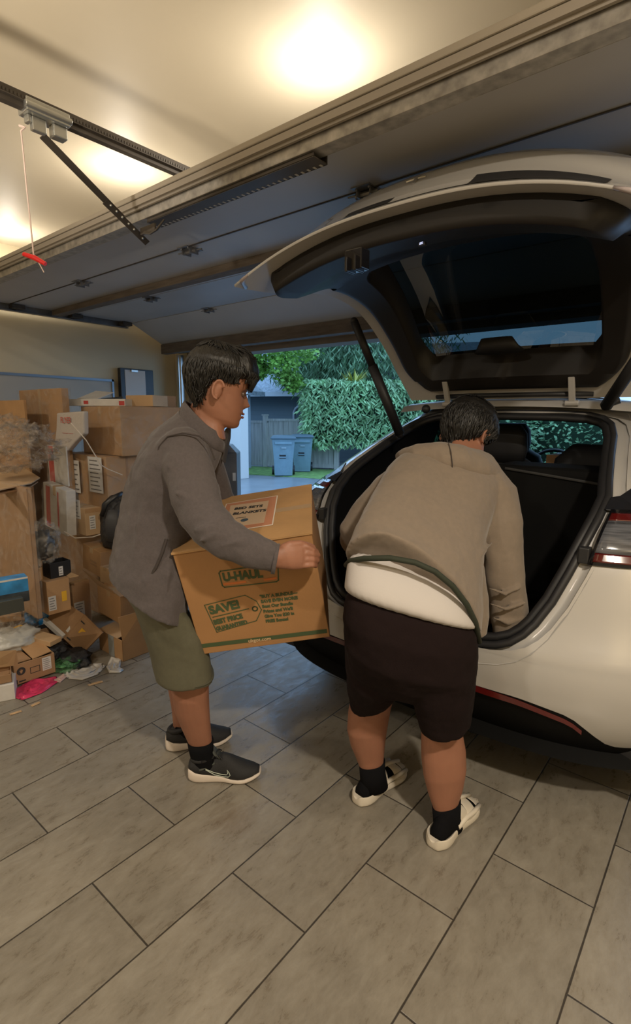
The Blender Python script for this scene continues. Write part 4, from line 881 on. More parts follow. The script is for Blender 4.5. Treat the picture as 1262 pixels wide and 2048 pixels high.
# (y, z, half width, edge drop, edge bow in y)
OUT = [(2.72, 1.56, .56, .00, .0), (2.62, 1.80, .60, .02, .0), (2.46, 2.02, .63, .05, .0), (2.26, 2.19, .66, .09, .0), (2.06, 2.285, .68, .13, .0), (1.88, 2.305, .70, .17, .0), (1.75, 2.26, .705, .19, .0), (1.66, 2.19, .71, .19, -.01), (1.58, 2.125, .71, .16, -.02), (1.53, 2.095, .71, .145, -.03)]
INN = [(2.70, 1.53, .555, .00, .0), (2.60, 1.68, .59, .015, .0), (2.47, 1.86, .62, .04, .0), (2.31, 2.02, .65, .07, .0), (2.14, 2.10, .67, .10, .0), (1.98, 2.125, .69, .125, .0), (1.84, 2.115, .695, .14, .0), (1.72, 2.10, .70, .145, -.01), (1.62, 2.092, .705, .145, -.02), (1.535, 2.088, .71, .145, -.03)]
def tgp(tab, t, u, off=0):
    y, z, w, dr, bow = prof(tab, t); au = abs(u)
    return Vector((XC+u*w, y+bow*au*au, z-dr*au**2.4-off))
def grid(tab, t0, t1, nt, us, off=0): return [[tgp(tab, t0+(t1-t0)*i/nt, u, off) for u in us] for i in range(nt+1)]
us = [-1+2*k/32 for k in range(33)]
WT0, WT1, WU = .10, .52, .76
def wwin(t):                                   # window half width fraction at t
    k = (t-WT0)/(WT1-WT0); k = max(0, min(1, k)); e = min(k, 1-k); r = .14
    return WU*(1-.10*k)*(1-.13*(1-min(1, e/r))**2)
ts = sorted([i/46 for i in range(47) if abs(i/46-WT0) > .006 and abs(i/46-WT1) > .006]+[WT0, WT1]); assert len(ts) >= 47; NT = len(ts)-1
# outer skin with a window opening, inner white frame
for tab, nm, m in ((OUT, 'outer_skin', CARW), (INN, 'inner_frame', CARIN)):
    b = MB()
    for i in range(NT):
        t0, t1 = ts[i], ts[i+1]; tm = (t0+t1)/2
        if WT0 < tm < WT1:
            for sg in (-1, 1):
                f = [wwin(t0), wwin(t1)]
                for k in range(6):
                    a0_, a1_ = k/6, (k+1)/6
                    b.add([tgp(tab, t0, sg*(f[0]+(1-f[0])*a0_)), tgp(tab, t0, sg*(f[0]+(1-f[0])*a1_)), tgp(tab, t1, sg*(f[1]+(1-f[1])*a1_)), tgp(tab, t1, sg*(f[1]+(1-f[1])*a0_))], [(0, 1, 2, 3)])
        else:
            for k in range(32): b.add([tgp(tab, t0, us[k]), tgp(tab, t0, us[k+1]), tgp(tab, t1, us[k+1]), tgp(tab, t1, us[k])], [(0, 1, 2, 3)])
    if tab is OUT:
        for sg in (-1, 1):
            for i in range(NT): b.add([tgp(OUT, ts[i], sg), tgp(OUT, ts[i+1], sg), tgp(INN, ts[i+1], sg), tgp(INN, ts[i], sg)], [(0, 1, 2, 3)])
        for k in range(32): b.add([tgp(OUT, 1, us[k]), tgp(OUT, 1, us[k+1]), tgp(INN, 1, us[k+1]), tgp(INN, 1, us[k])], [(0, 1, 2, 3)]); b.add([tgp(OUT, 0, us[k]), tgp(OUT, 0, us[k+1]), tgp(INN, 0, us[k+1]), tgp(INN, 0, us[k])], [(0, 1, 2, 3)])
    weld(tgb(b, nm, m, smooth=True, angle=50))
# window glass
b = MB(); b.rings([[tgp(OUT, WT0-.02+(WT1-WT0+.04)*i/14, (WU+.03)*(-1+2*k/16), .012) for k in range(17)] for i in range(15)], False, closed=False); tgb(b, 'rear_window', TGLASS, smooth=True)
# black inner trim with a window hole
T0, T1 = .045, .90
def ttop(t, full=.90):                          # trim half width fraction with rounded corners
    k = (t-T0)/(T1-T0); e0 = min(1, k/.13); e1 = min(1, (1-k)/.14)
    return (full+.03*k)*(1-.20*(1-e0)**2.2)*(1-.10*(1-e1)**2.0)
def dep(t, u):                                  # thickness of the trim over the inner frame
    k = (t-T0)/(T1-T0); base = .030+.055*max(0, min(1, (k-.58)/.20)); e = min(1, k/.03, (1-k)/.035+.05); h = ttop(t)
    return base*min(1, max(0, (h-abs(u))/.045+.02))**.5*e**.5
b = MB(); nt = 60; tt = sorted([T0+(T1-T0)*i/nt for i in range(nt+1) if abs(T0+(T1-T0)*i/nt-WT0) > .005 and abs(T0+(T1-T0)*i/nt-WT1) > .005]+[WT0, WT1]); nt = len(tt)-1
wi = lambda t: wwin(t)*.985 if WT0+.005 < t < WT1-.005 else 0
def trimp(t, u): p = tgp(INN, t, u); return p-Vector((0, .35, 1)).normalized()*(dep(t, u)+.002)
for i in range(nt):
    t0, t1 = tt[i], tt[i+1]; tm = (t0+t1)/2; hole = WT0 < tm < WT1
    for sg in (-1, 1):
        n_ = 14
        for k in range(n_):
            def uu(t, a): 
                i0 = wwin(t)*.97 if hole else 0; return sg*(i0+(ttop(t)-i0)*a)
            a0_, a1_ = k/n_, (k+1)/n_; b.add([trimp(t0, uu(t0, a0_)), trimp(t0, uu(t0, a1_)), trimp(t1, uu(t1, a1_)), trimp(t1, uu(t1, a0_))], [(0, 1, 2, 3)])
        if hole:
            b.add([trimp(t0, sg*wwin(t0)*.97), trimp(t1, sg*wwin(t1)*.97), tgp(OUT, t1, sg*wwin(t1)*.97, .01), tgp(OUT, t0, sg*wwin(t0)*.97, .01)], [(0, 1, 2, 3)])
        h0, h1 = ttop(t0)*sg, ttop(t1)*sg; b.add([trimp(t0, h0), trimp(t1, h1), tgp(INN, t1, h1), tgp(INN, t0, h0)], [(0, 1, 2, 3)])
for te, hole in ((WT0, 1), (WT1, 1)):
    w_ = wwin(te)*.97
    for k in range(16):
        u0, u1 = w_*(-1+k/8), w_*(-1+(k+1)/8); b.add([trimp(te, u0), trimp(te, u1), tgp(OUT, te, u1, .01), tgp(OUT, te, u0, .01)], [(0, 1, 2, 3)])
for te in (T0, T1):
    w_ = ttop(te)
    for k in range(16): u0, u1 = w_*(-1+k/8), w_*(-1+(k+1)/8); b.add([trimp(te, u0), trimp(te, u1), tgp(INN, te, u1), tgp(INN, te, u0)], [(0, 1, 2, 3)])
weld(tgb(b, 'inner_trim', mat('tailgate_trim_plastic', (.012, .010, .009), .5), smooth=True, angle=40), .0003)
# brake light hump at the window foot, latch, small label lamp, handle recess
b = MB(); b.stations([(trimp(.17, -.20), trimp(.17, .20), .02), (trimp(.19, -.16)-Vector((0, 0, .012)), trimp(.19, .16)-Vector((0, 0, .012)), .018), (trimp(.205, -.12), trimp(.205, .12), .01)], 16); tgb(b, 'trim_hump', TRIM, smooth=True)
lp = trimp(.80, 0); lc = at(712, 535, (lp-CAM).dot(FW)*.985)
tl_ = trimp(.86, -.12); b = MB(); b.box((lc.x-.035, lc.y-.02, lc.z-.01), (lc.x+.035, lc.y+.03, lc.z+.055)); b.box((lc.x-.022, lc.y-.035, lc.z-.018), (lc.x-.012, lc.y+.02, lc.z+.03)); b.box((lc.x+.012, lc.y-.035, lc.z-.018), (lc.x+.022, lc.y+.02, lc.z+.03)); tgb(b, 'latch', GLOSSB, bev=.004)
sw = at(844, 488, (trimp(.82, .05)-CAM).dot(FW)*.99); b = MB(); b.box((sw.x-.012, sw.y-.004, sw.z-.006), (sw.x+.012, sw.y+.012, sw.z+.006)); tgb(b, 'button', BLACKP, bev=.002)
b = MB(); b.tube([sw+Vector((-.006, -.006, .002)), sw+Vector((.006, -.006, .004))], .0012, 4); b.tube([sw+Vector((-.006, -.006, -.002)), sw+Vector((.006, -.006, 0))], .0012, 4)
em = bpy.data.materials.new('lit_button'); em.use_nodes = True; em.node_tree.nodes['Principled BSDF'].inputs['Emission Color'].default_value = (.5, .6, 1, 1); em.node_tree.nodes['Principled BSDF'].inputs['Emission Strength'].default_value = 1.2; tgb(b, 'lit_symbol', em)
# licence plate recess and chrome emblem on the outer skin
def skin(t, u, o_=0): 
    p = tgp(OUT, t, u); q1 = tgp(OUT, t+.01, u)-p; q2 = tgp(OUT, t, u+.01)-p; n_ = q2.cross(q1).normalized(); n_ = n_ if n_.y < 0 else -n_; return p+n_*o_
for u0, u1, t0, t1, m, nm in ((-.30, -.04, .86, .93, TRIM, 'plate_recess'), (-.04, .34, .86, .94, CARIN, 'plate_panel'), (.34, .86, .83, .945, TRIM, 'plate_recess')):
    b = MB(); b.rings([[skin(t0+(t1-t0)*i/4, u0+(u1-u0)*k/10, .003) for k in range(11)] for i in range(5)], False, closed=False); tgb(b, nm, m, smooth=True)
b = MB()
def ep(x, y): return skin(.745-y*.9, (x-.0)/.70, .006)
b.tube([ep(-.036+.072*k/8, .004-.000-((k-4)/4)**2*.004) for k in range(9)], .0035, 6); b.tube([ep(0, .0), ep(0, -.035)], [.0065, .002], 6); b.tube([ep(-.032+.064*k/8, .012-((k-4)/4)**2*.004) for k in range(9)], .002, 6); tgb(b, 'emblem', CHROME)
# tail light part at the left tip
for sg in (-1, 1):
    b = MB(); b.stations([(tgp(OUT, .93, sg*.985, -.003), tgp(INN, .93, sg*.985, .004), .012), (tgp(OUT, .985, sg*.95, -.003), tgp(INN, .985, sg*.95, .003), .012), (tgp(OUT, 1, sg*.90, 0), tgp(INN, 1, sg*.90, .002), .006)], 12); tgb(b, 'tail_light_lens', mat('clear_red_lens', (.35, .30, .30), .1, coat=1) if sg < 0 else bpy.data.materials['clear_red_lens'], smooth=True)
# hinge arms and gas struts
for sg in (-1, 1):
    b = MB(); hx = XC+sg*.31; b.slab([(hx-.014, 2.60, 1.62), (hx+.014, 2.60, 1.62), (hx+.014, 2.66, 1.49), (hx-.014, 2.66, 1.49)], (0, -1, 0), .02); b.tube([(hx-.03, 2.66, 1.505), (hx+.03, 2.66, 1.505)], .014, 8); b.build('hinge_arm', CARIN, car, bev=.003)
sa = ony(800, 868, 2.36); sb = at(708, 640, 0); 
for sg in (-1, 1):
    x0 = sa.x if sg < 0 else 2*XC-sa.x; 
    low = Vector((x0, 2.36, sa.z)); hi = tgp(INN, .40, sg*.90)-Vector((0, .02, .02))
    if sg < 0:
        d_ = ray(708, 642); hi = CAM+d_*((Vector(hi)-CAM).dot(FW)); LH = hi.copy()
    else: low = ony(1212, 812, 2.5); hi = Vector((-.20, LH.y, LH.z))
    b = MB(); b.tube([low, low.lerp(hi, .62)], .025, 12); b.tube([low.lerp(hi, .60), hi], .020, 12); b.ball(hi, .018, 8); b.ball(low, .02, 8); b.build('gas_strut', TRIM, car, smooth=True)
b = MB(); b.ball(ony(852, 818, 2.42), .022, 10); b.build('strut_socket', TRIM, car, smooth=True)
b = MB(); b.tube([ony(1205, 812, 2.5), ony(1240, 800, 2.5)], .014, 8); b.build('strut_socket', TRIM, car, smooth=True)
b = MB(); b.tube([tgp(INN, .02, -.7), tgp(INN, .02, -.35)-Vector((0, .03, -.0)), tgp(INN, .02, .35)-Vector((0, .03, 0)), tgp(INN, .02, .7)], .012, 8); b.build('roof_seal', RUBBER, car, smooth=True)
b = MB(); b.rings([[Vector((XC+u*.60, y, z+.03*(1-u*u))) for u in [-1+k/10 for k in range(21)]] for y, z in ((2.66, 1.462), (2.70, 1.495), (2.78, 1.51))], False, closed=False); rr_ = b.build('roof_rear_edge', CARIN, car, smooth=True)

# things in the trunk
def crate(name, lo, hi, label, cat='box', m=CARD, group=None, rot=0, flaps=False, bev=.003):
    lo, hi = Vector(lo), Vector(hi); c = Vector(((lo.x+hi.x)/2, (lo.y+hi.y)/2, lo.z)); h = (hi-lo)/2
    o = empty(name, c, label, cat, group); o.rotation_euler = (0, 0, rot)
    X = Matrix.Translation(c)@Matrix.Rotation(rot, 4, 'Z'); b = MB(); b.box((-h.x, -h.y, 0), (h.x, h.y, h.z*2), 0, X); b.build('box_body', m, o, bev=bev)
    b = MB(); b.box((-h.x-.0008, -.025, .0), (h.x+.0008, .025, h.z*2+.0008), 0, X); b.build('tape', TAPE, o)
    return o, X, h
o, X, h = crate('cardboard_box', (-.85, 1.90, .625), (-.70, 2.20, .95), 'tall narrow brown carton gripped by the bending person inside the trunk', m=CARD3)
crate('cardboard_box', (XC+.10, 3.08, 1.02), (XC+.62, 3.5, 1.235), 'tan carton lying on the folded rear seat behind the black suitcase', m=CARD)
b = MB(); su = empty('suitcase', (-.62, 2.5, .62), 'large black suitcase standing on edge in the right half of the trunk', 'suitcase')
b.box((-.93, 2.42, .62), (-.42, 2.72, 1.22)); b.build('case_body', mat('black_suitcase_shell', (.004, .004, .004), .85, spec=.2), su, bev=.03)
b = MB(); b.tube([(-.85, 2.415, 1.205), (-.45, 2.415, 1.165)], .006, 6); b.build('edge_piping', mat('suitcase_piping', (.05, .05, .05), .4), su)
def crumple(name, c, r, m, label, cat, seed=0, amp=.25, sub=4, group=None, freq=6, parent=None, flat=None):
    bm = bmesh.new(); bmesh.ops.create_icosphere(bm, subdivisions=sub, radius=1); r = Vector(r)
    for v in bm.verts:
        n = v.co.normalized(); k = noise.noise(n*freq*.35+Vector((seed, 0, 0)))*.7+abs(noise.noise(n*freq*.8+Vector((0, seed, 0))))*.9-.2+.3*abs(noise.noise(n*freq*2+Vector((0, 0, seed))))
        v.co = Vector((n.x*r.x, n.y*r.y, n.z*r.z))*(1+amp*k)
        if flat is not None: v.co.z = max(v.co.z, flat)
    me = bpy.data.meshes.new(name); bm.to_mesh(me); bm.free(); me.materials.append(m)
    if not parent: me.polygons.foreach_set('use_smooth', [True]*len(me.polygons))
    o = bpy.data.objects.new(name, me); COL.objects.link(o); o.location = c
    if label: tag(o, label, cat, group)
    return o
TEALB = mat('teal_wrinkled_plastic', (.01, .09, .08), .3, bump=.8, bscale=30)
crumple('bag', ony(672, 1140, 2.15)+Vector((.04, 0, -.03)), (.10, .14, .17), TEALB, 'dark teal crumpled plastic bag in the left side of the trunk', 'bag', 4, .35)

# ------------------------------------------------------------------ the heap of cartons on the left
def box3(xe, yt, yb, Xp, xl, xr, name, label, cat='box', m=CARD, group=None, wrap=False, tilt=0, yaw=0, top=True, opened=False):
    """axis-aligned carton: near vertical edge at image column xe on the plane X = Xp"""
    a = onx(xe, yt, Xp); bq = onx(xe+ (0 if True else 0), yb, Xp); y0 = a.y; zt = a.z; zb = max(bq.z*(y0/bq.y) + (1-y0/bq.y)*CAM.z, 0) if bq.y > 0 else 0
    zb = max(0.0, zb); x0 = ony(xl, (yt+yb)/2, y0).x; y1 = onx(xr, (yt+yb)/2, Xp).y
    c = Vector(((x0+Xp)/2, (y0+y1)/2, zb)); h = Vector(((Xp-x0)/2, (y1-y0)/2, (zt-zb)/2))
    o = empty(name, c, label, cat, group); o.rotation_euler = (0, tilt, yaw); X = Matrix.Translation(c)@o.rotation_euler.to_matrix().to_4x4()
    b = MB()
    if opened:
        t = .005; b.box((-h.x, -h.y, 0), (h.x, h.y, t), 0, X)
        for lo, hi in (((-h.x, -h.y, 0), (h.x, -h.y+t, h.z*2)), ((-h.x, h.y-t, 0), (h.x, h.y, h.z*2)), ((-h.x, -h.y, 0), (-h.x+t, h.y, h.z*2)), ((h.x-t, -h.y, 0), (h.x, h.y, h.z*2))): b.box(lo, hi, 0, X)
    else: b.box((-h.x, -h.y, 0), (h.x, h.y, h.z*2), 0, X)
    b.build('box_body', m, o, bev=.0025)
    if not opened and top:
        b = MB(); b.box((-.02, -h.y-.0008, h.z*1.6), (.02, h.y+.0008, h.z*2+.001), 0, X); b.build('tape', TAPE, o)
    if wrap:
        b = MB(); g = .006; N = 14; rs = []
        for i in range(N+1):
            z = -.0+ (h.z*2+.004)*i/N; ring = []
            for s0, s1 in (((-1, -1), (1, -1)), ((1, -1), (1, 1)), ((1, 1), (-1, 1)), ((-1, 1), (-1, -1))):
                for k in range(N):
                    u = s0[0]+(s1[0]-s0[0])*k/N; v = s0[1]+(s1[1]-s0[1])*k/N; n_ = abs(noise.noise(Vector((u*4+c.x, v*4+c.y, z*14))))*.014
                    ring.append(X@Vector((u*(h.x+g+n_), v*(h.y+g+n_), z)))
            rs.append(ring)
        b.rings(rs); b.build('plastic_wrap', WRAP, o, smooth=True)
    return o, X, h
def sticker(o, X, h, face, u0, u1, v0, v1, m=PAPER, name='label_sheet', lines=0, off=.0015):
    """u, v in 0..1 on the left (-y) face 'L' or the right (+x) face 'R'"""
    def P(u, v, e=0):
        if face == 'L': return X@Vector((-h.x+2*h.x*u, -h.y-off-e, 2*h.z*v))
        return X@Vector((h.x+off+e, -h.y+2*h.y*u, 2*h.z*v))
    b = MB(); nn = (P(0, 0, 1)-P(0, 0)).normalized(); b.slab([P(u0, v0), P(u1, v0), P(u1, v1), P(u0, v1)], nn, .001); s = b.build(name, m, o)
    if lines:
        b = MB()
        for i in range(lines):
            v = v0+(v1-v0)*(i+.7)/(lines+.6); uu = u0+(u1-u0)*.12
            b.slab([P(uu, v-.12*(v1-v0)/lines, .0006), P(u1-(u1-u0)*(.12+.25*((i*37) % 5)/5), v-.12*(v1-v0)/lines, .0006), P(u1-(u1-u0)*(.12+.25*((i*37) % 5)/5), v+.14*(v1-v0)/lines, .0006), P(uu, v+.14*(v1-v0)/lines, .0006)], nn, .0004)
        b.build('label_lines', mat('grey_print', (.16, .15, .14), .7) if 'grey_print' not in bpy.data.materials else bpy.data.materials['grey_print'], o)
    return P
# back row
o, X, h = box3(122, 776, 1150, -3.85, 54, 150, 'cardboard_box', 'tallest plastic-wrapped brown carton with a white label, left of the stack', wrap=True); sticker(o, X, h, 'L', .18, .46, .72, .82, lines=4, off=.022)
box3(52, 800, 1100, -4.05, -20, 60, 'cardboard_box', 'brown cartons edge with taped seams standing behind the bubble wrap', m=CARD)
o, X, h = box3(215, 1074, 1262, -3.32, 104, 300, 'cardboard_box', 'large wrapped base carton carrying the stack in the middle of the heap', wrap=True, m=CARD2); 
o, X, h = box3(211, 914, 1073, -3.42, 131, 300, 'cardboard_box', 'brown wrapped carton with teal panel and white labels, middle of the stack', wrap=True)
sticker(o, X, h, 'L', .0, .22, .42, .98, TEAL, 'teal_panel'); sticker(o, X, h, 'L', .21, .45, .50, .92, lines=6, off=.018); sticker(o, X, h, 'L', .66, .96, .55, .99, lines=8, off=.018); sticker(o, X, h, 'R', .45, .5, 0, 1, CARD2, 'seam')
o, X, h = box3(239, 812, 912, -3.36, 165, 380, 'cardboard_box', 'big wrapped carton topmost of the stack beside the standing person', wrap=True, m=CARD)
top_z = X.translation.z+h.z*2
sk_ = empty('printed_bag', onx(140, 880, -3.5), 'white plastic bag with faded red lettering wrapped into the stack', 'bag')
b = MB(); pts = [ony(q[0], q[1], onx(165, 860, -3.5).y-.01) for q in ((113, 826), (166, 822), (167, 868), (150, 884), (135, 902), (108, 892), (112, 858))]
yw = pts[0].y; b.slab(pts, (0, -1, 0), .04); b.build('bag_body', mat('white_bag_film', (.50, .46, .43), .35, bump=.5, bscale=20), sk_, bev=.01)
tpos = ony(121, 846, yw-.008); text('FLYER', sk_, frame(tpos, Vector((1, 0, .0)), Vector((0, 0, 1)), Vector((0, -1, 0))), .060, RED, bold=.0)
tpos = ony(125, 868, yw-.002); text('\u2014\u2014\u2014 \u2014\u2014', sk_, frame(tpos, Vector((1, 0, .0)), Vector((0, 0, 1)), Vector((0, -1, 0))), .03, RED)
o, X, h = box3(131, 893, 972, -3.40, 97, 137, 'mailing_box', 'white mailing box with a red stripe, upper one beside the teal panel', m=PAPER, wrap=True); sticker(o, X, h, 'L', .05, .32, .05, .98, RED, 'red_stripe')
o, X, h = box3(127, 976, 1066, -3.30, 87, 150, 'mailing_box', 'white mailing box with red stripe, lower one leaning above the black clear bag', m=PAPER, wrap=True, tilt=.10); sticker(o, X, h, 'L', .12, .30, .03, .95, RED, 'red_stripe'); sticker(o, X, h, 'L', .62, .68, .1, .9, RED, 'red_stripe')
o, X, h = box3(169, 1018, 1071, -3.20, 135, 203, 'cardboard_box', 'small tan carton with two white labels in front of the stack', m=CARD3)
sticker(o, X, h, 'L', .22, .78, .58, 1.28, lines=5); sticker(o, X, h, 'R', .25, .62, .22, .72, lines=5); sticker(o, X, h, 'R', .0, 1, .83, .99, CARD, 'flap')
# top of the stack
def qbox(A, B, h, d, name, label, m=CARD, cat='box', group=None, opened=False, pitch=0, roll=0):
    A, B = Vector(A), Vector(B); B.z = A.z; u = (B-A).normalized(); w = (B-A).length; n = Vector((0, 0, 1)).cross(u); yaw = math.atan2(u.y, u.x)
    o = empty(name, A, label, cat, group); o.rotation_euler = (pitch, roll, yaw); X = Matrix.Translation(A)@o.rotation_euler.to_matrix().to_4x4(); b = MB()
    if opened:
        t = .005
        for lo, hi in (((0, 0, 0), (w, d, t)), ((0, 0, 0), (w, t, h)), ((0, d-t, 0), (w, d, h)), ((0, 0, 0), (t, d, h)), ((w-t, 0, 0), (w, d, h))): b.box(lo, hi, 0, X)
    else: b.box((0, 0, 0), (w, d, h), 0, X)
    b.build('box_body', m, o, bev=.002); return o, X, w
def qst(o, X, w, h, u0, u1, v0, v1, m=PAPER, name='label_sheet', lines=0):
    P = lambda u, v, e=0: X@Vector((w*u, -.0012-e, h*v)); b = MB(); nn = (P(0, 0, 1)-P(0, 0)).normalized(); b.slab([P(u0, v0), P(u1, v0), P(u1, v1), P(u0, v1)], nn, .0008); b.build(name, m, o)
    if lines:
        b = MB()
        for i in range(lines):
            v = v0+(v1-v0)*(i+.8)/(lines+.8); b.slab([P(u0+(u1-u0)*.1, v-.01, .0006), P(u1-(u1-u0)*(.1+.08*(i % 3)), v-.01, .0006), P(u1-(u1-u0)*(.1+.08*(i % 3)), v+.015, .0006), P(u0+(u1-u0)*.1, v+.015, .0006)], nn, .0004)
        b.build('label_lines', bpy.data.materials['grey_print'], o)
def zat(x, y, dep, z): p = at(x, y, dep); return Vector((p.x, p.y, z))
o, X, w = qbox(onz(133, 799, top_z+.012) if False else zat(133, 800, 3.9, top_z+.004), zat(250, 806, 3.75, top_z+.004), .05, .26, 'mailing_box', 'flat white box with a red mark lying open on top of the stack', m=PAPER)
qst(o, X, w, .05, .30, .38, .25, .75, RED, 'red_mark'); qst(o, X, w, .05, .9, .99, .1, .7, RED, 'red_mark')
b = MB(); b.slab([X@Vector((w*.10, .05, .055)), X@Vector((w*.50, .03, .055)), X@Vector((w*.58, .16, .105)), X@Vector((w*.20, .20, .12))], (0, -.5, 1), .004); b.build('lid', PAPER, o)
b = MB(); b.slab([X@Vector((w*.55, .03, .056)), X@Vector((w*.92, .03, .053)), X@Vector((w*.70, .18, .075))], (0, -.5, 1), .004); b.build('dark_insert', BLACKP, o)
qbox(zat(252, 806, 3.85, top_z+.003), zat(306, 811, 3.75, top_z+.003), .08, .16, 'cardboard_box', 'small tan carton on top of the stack next to the flat white box', m=CARD3)
qbox(zat(304, 812, 3.92, top_z+.003), zat(352, 806, 4.05, top_z+.003), .085, .2, 'cardboard_box', 'small dull carton on the stack nearest the door track', m=CARD2)
# whiteboard and clipboard against the wall
wb = empty('whiteboard', onx(100, 790, XL+.03), 'whiteboard with a bluish aluminium frame leaning on the left wall', 'whiteboard')
p0, p1 = onx(-120, 754, XL+.02), onx(226, 759, XL+.02); b = MB(); b.box((XL+.004, p0.y, .75), (XL+.02, p1.y, p1.z-.01)); b.build('board', mat('whiteboard_face', (.44, .42, .37), .65), wb)
b = MB(); b.box((XL+.004, p0.y, p1.z-.022), (XL+.034, p1.y, p1.z)); b.box((XL+.004, p1.y-.02, .75), (XL+.034, p1.y, p1.z)); b.build('frame', mat('aluminium_frame', (.22, .26, .30), .4, .6), wb)
q0, q1 = onx(242, 735, XL+.1), onx(308, 736, XL+.1); cb = empty('clipboard', (XL+.06, q0.y, 1.5), 'black display board with a white sheet clipped on, against the wall by the door', 'board')
b = MB(); b.box((XL+.03, q0.y, 1.40), (XL+.08, q1.y, q0.z)); b.build('backing', BLACKP, cb, bev=.004)
b = MB(); b.box((XL+.08, q0.y+.05, 1.40), (XL+.084, q0.y+(q1.y-q0.y)*.74, q0.z-.015)); b.build('sheet', mat('grey_white_sheet', (.62, .56, .50), .7), cb)
b = MB(); b.box((XL+.084, q0.y+(q1.y-q0.y)*.3, q0.z-.035), (XL+.10, q0.y+(q1.y-q0.y)*.5, q0.z-.012)); b.build('clip', STEEL, cb, bev=.003)
# front of the heap
o, X, h = box3(53, 977, 1225, -2.95, -12, 74, 'cardboard_box', 'large open carton with one flap folded out at the left edge of the photo', m=CARD2, opened=True, wrap=True)
fl = MB(); zf = onx(53, 977, -2.95).z; yb_ = onx(53, 977, -2.95).y; fl.slab([onz(-14, 981, zf), onz(0, 979, zf), onz(62, 966, zf), onz(80, 955, zf), onz(30, 924, zf+.015), onz(-10, 921, zf+.012)], (0, 0, 1), .006); fl.build('flap', CARD3, o)
fl = MB(); fl.slab([onz(-14, 990, zf-.02), onz(0, 987, zf-.02), onz(60, 974, zf-.02), onz(76, 963, zf-.02), onz(30, 950, zf-.02)], (0, 0, 1), .006); fl.build('flap', CARD2, o)
crumple('bubble_wrap', onx(34, 895, -3.4), (.16, .22, .13), BUBB, 'crumpled sheet of clear bubble wrap heaped above the open left carton', 'plastic wrap', 2, .55, 5, freq=9)
crumple('bubble_wrap', onx(2, 870, -3.5), (.14, .18, .11), BUBB, 'smaller wad of clear film at the left edge by the back carton', 'plastic wrap', 5, .5, 5, freq=9)
cb_ = crumple('plastic_bag', onx(86, 1085, -3.05), (.07, .09, .12), CLEAR, 'clear plastic bag holding dark items beside the large open carton', 'bag', 8, .35, 5)
c2 = crumple('dark_contents', onx(85, 1090, -3.07), (.05, .06, .08), BLACKP, None, None, 9, .5, 3, freq=12); c2.parent = cb_; c2.matrix_parent_inverse = Matrix.Translation(-Vector(cb_.location))
o, X, h = box3(92, 1165, 1228, -2.98, 46, 141, 'cardboard_box', 'open brown carton with white label and yellow mark under the black tray', m=CARD); sticker(o, X, h, 'R', .03, .36, .12, .55, lines=5); sticker(o, X, h, 'R', .62, .84, .32, .62, YEL, 'yellow_mark')
b = MB(); b.slab([X@Vector((-h.x, h.y*1.05, h.z*2)), X@Vector((h.x, h.y*1.05, h.z*2)), X@Vector((h.x*1.3, h.y*1.5, h.z*2.15)), X@Vector((-h.x, h.y*1.5, h.z*2.15))], (0, 0, 1), .005); b.build('flap', CARD3, o)
o, X, h = box3(99, 1128, 1163, -3.02, 86, 143, 'storage_tray', 'black plastic tray with a small white label on the open carton', 'tray', m=BLACKP, opened=True); sticker(o, X, h, 'R', .40, .60, .25, .75, lines=3)
box3(66, 1138, 1164, -3.05, 50, 86, 'cardboard_box', 'small open carton with its flaps up left of the black tray', m=CARD, opened=True)
o, X, h = box3(143, 1168, 1250, -3.12, 139, 182, 'cardboard_box', 'dull brown carton with a pale label right of the yellow-marked carton', m=CARD2); sticker(o, X, h, 'R', .05, .62, .15, .55, lines=6)
o, X, h = box3(197, 1100, 1150, -3.12, 165, 245, 'cardboard_box', 'plain carton with small print leaning under the little labelled carton', m=CARD, tilt=.12); sticker(o, X, h, 'L', .45, .80, .45, .52, CARD2, 'print'); sticker(o, X, h, 'L', .45, .80, .33, .40, CARD2, 'print')
box3(222, 1140, 1172, -2.98, 200, 262, 'cardboard_box', 'small carton behind the standing person\'s jacket hem', m=CARD3)
o, X, h = box3(238, 1190, 1245, -2.80, 196, 275, 'cardboard_box', 'open worn carton with folded flaps resting on the grey-taped carton', m=CARD, opened=False, tilt=.06)
b = MB(); b.slab([X@Vector((-h.x, -h.y, h.z*2)), X@Vector((h.x, -h.y, h.z*2)), X@Vector((h.x*.2, -h.y*1.6, h.z*2.6)), X@Vector((-h.x*1.9, -h.y*1.6, h.z*2.9))], (-.3, -.6, .6), .004); b.build('flap', CARD3, o)
b = MB(); b.slab([X@Vector((h.x, -h.y, h.z*2)), X@Vector((h.x, h.y, h.z*2)), X@Vector((h.x*1.5, h.y, h.z*2.5)), X@Vector((h.x*1.5, -h.y, h.z*2.3))], (1, 0, .5), .004); b.build('flap', CARD3, o)
o, X, h = box3(244, 1282, 1331, -2.68, 200, 300, 'cardboard_box', 'squarish carton sealed with grey tape on the floor beside the scraps of paper', m=CARD, opened=True); sticker(o, X, h, 'L', .42, .66, 0, 1, GTAPE, 'grey_tape')
b = MB(); b.slab([X@Vector((h.x, -h.y*.95, h.z*2)), X@Vector((h.x, h.y*.6, h.z*2)), X@Vector((h.x*1.0, h.y*.6, h.z*4.2)), X@Vector((h.x*.8, -h.y*1.0, h.z*4.1))], (1, 0, 0), .004); b.build('flap', CARD, o)
b = MB(); b.slab([X@Vector((-h.x, -h.y, h.z*2)), X@Vector((h.x*.6, -h.y, h.z*2)), X@Vector((h.x*.6, h.y*.5, h.z*2.3)), X@Vector((-h.x, h.y*.6, h.z*2.3))], (0, 0, 1), .004); b.build('flap', CARD3, o)
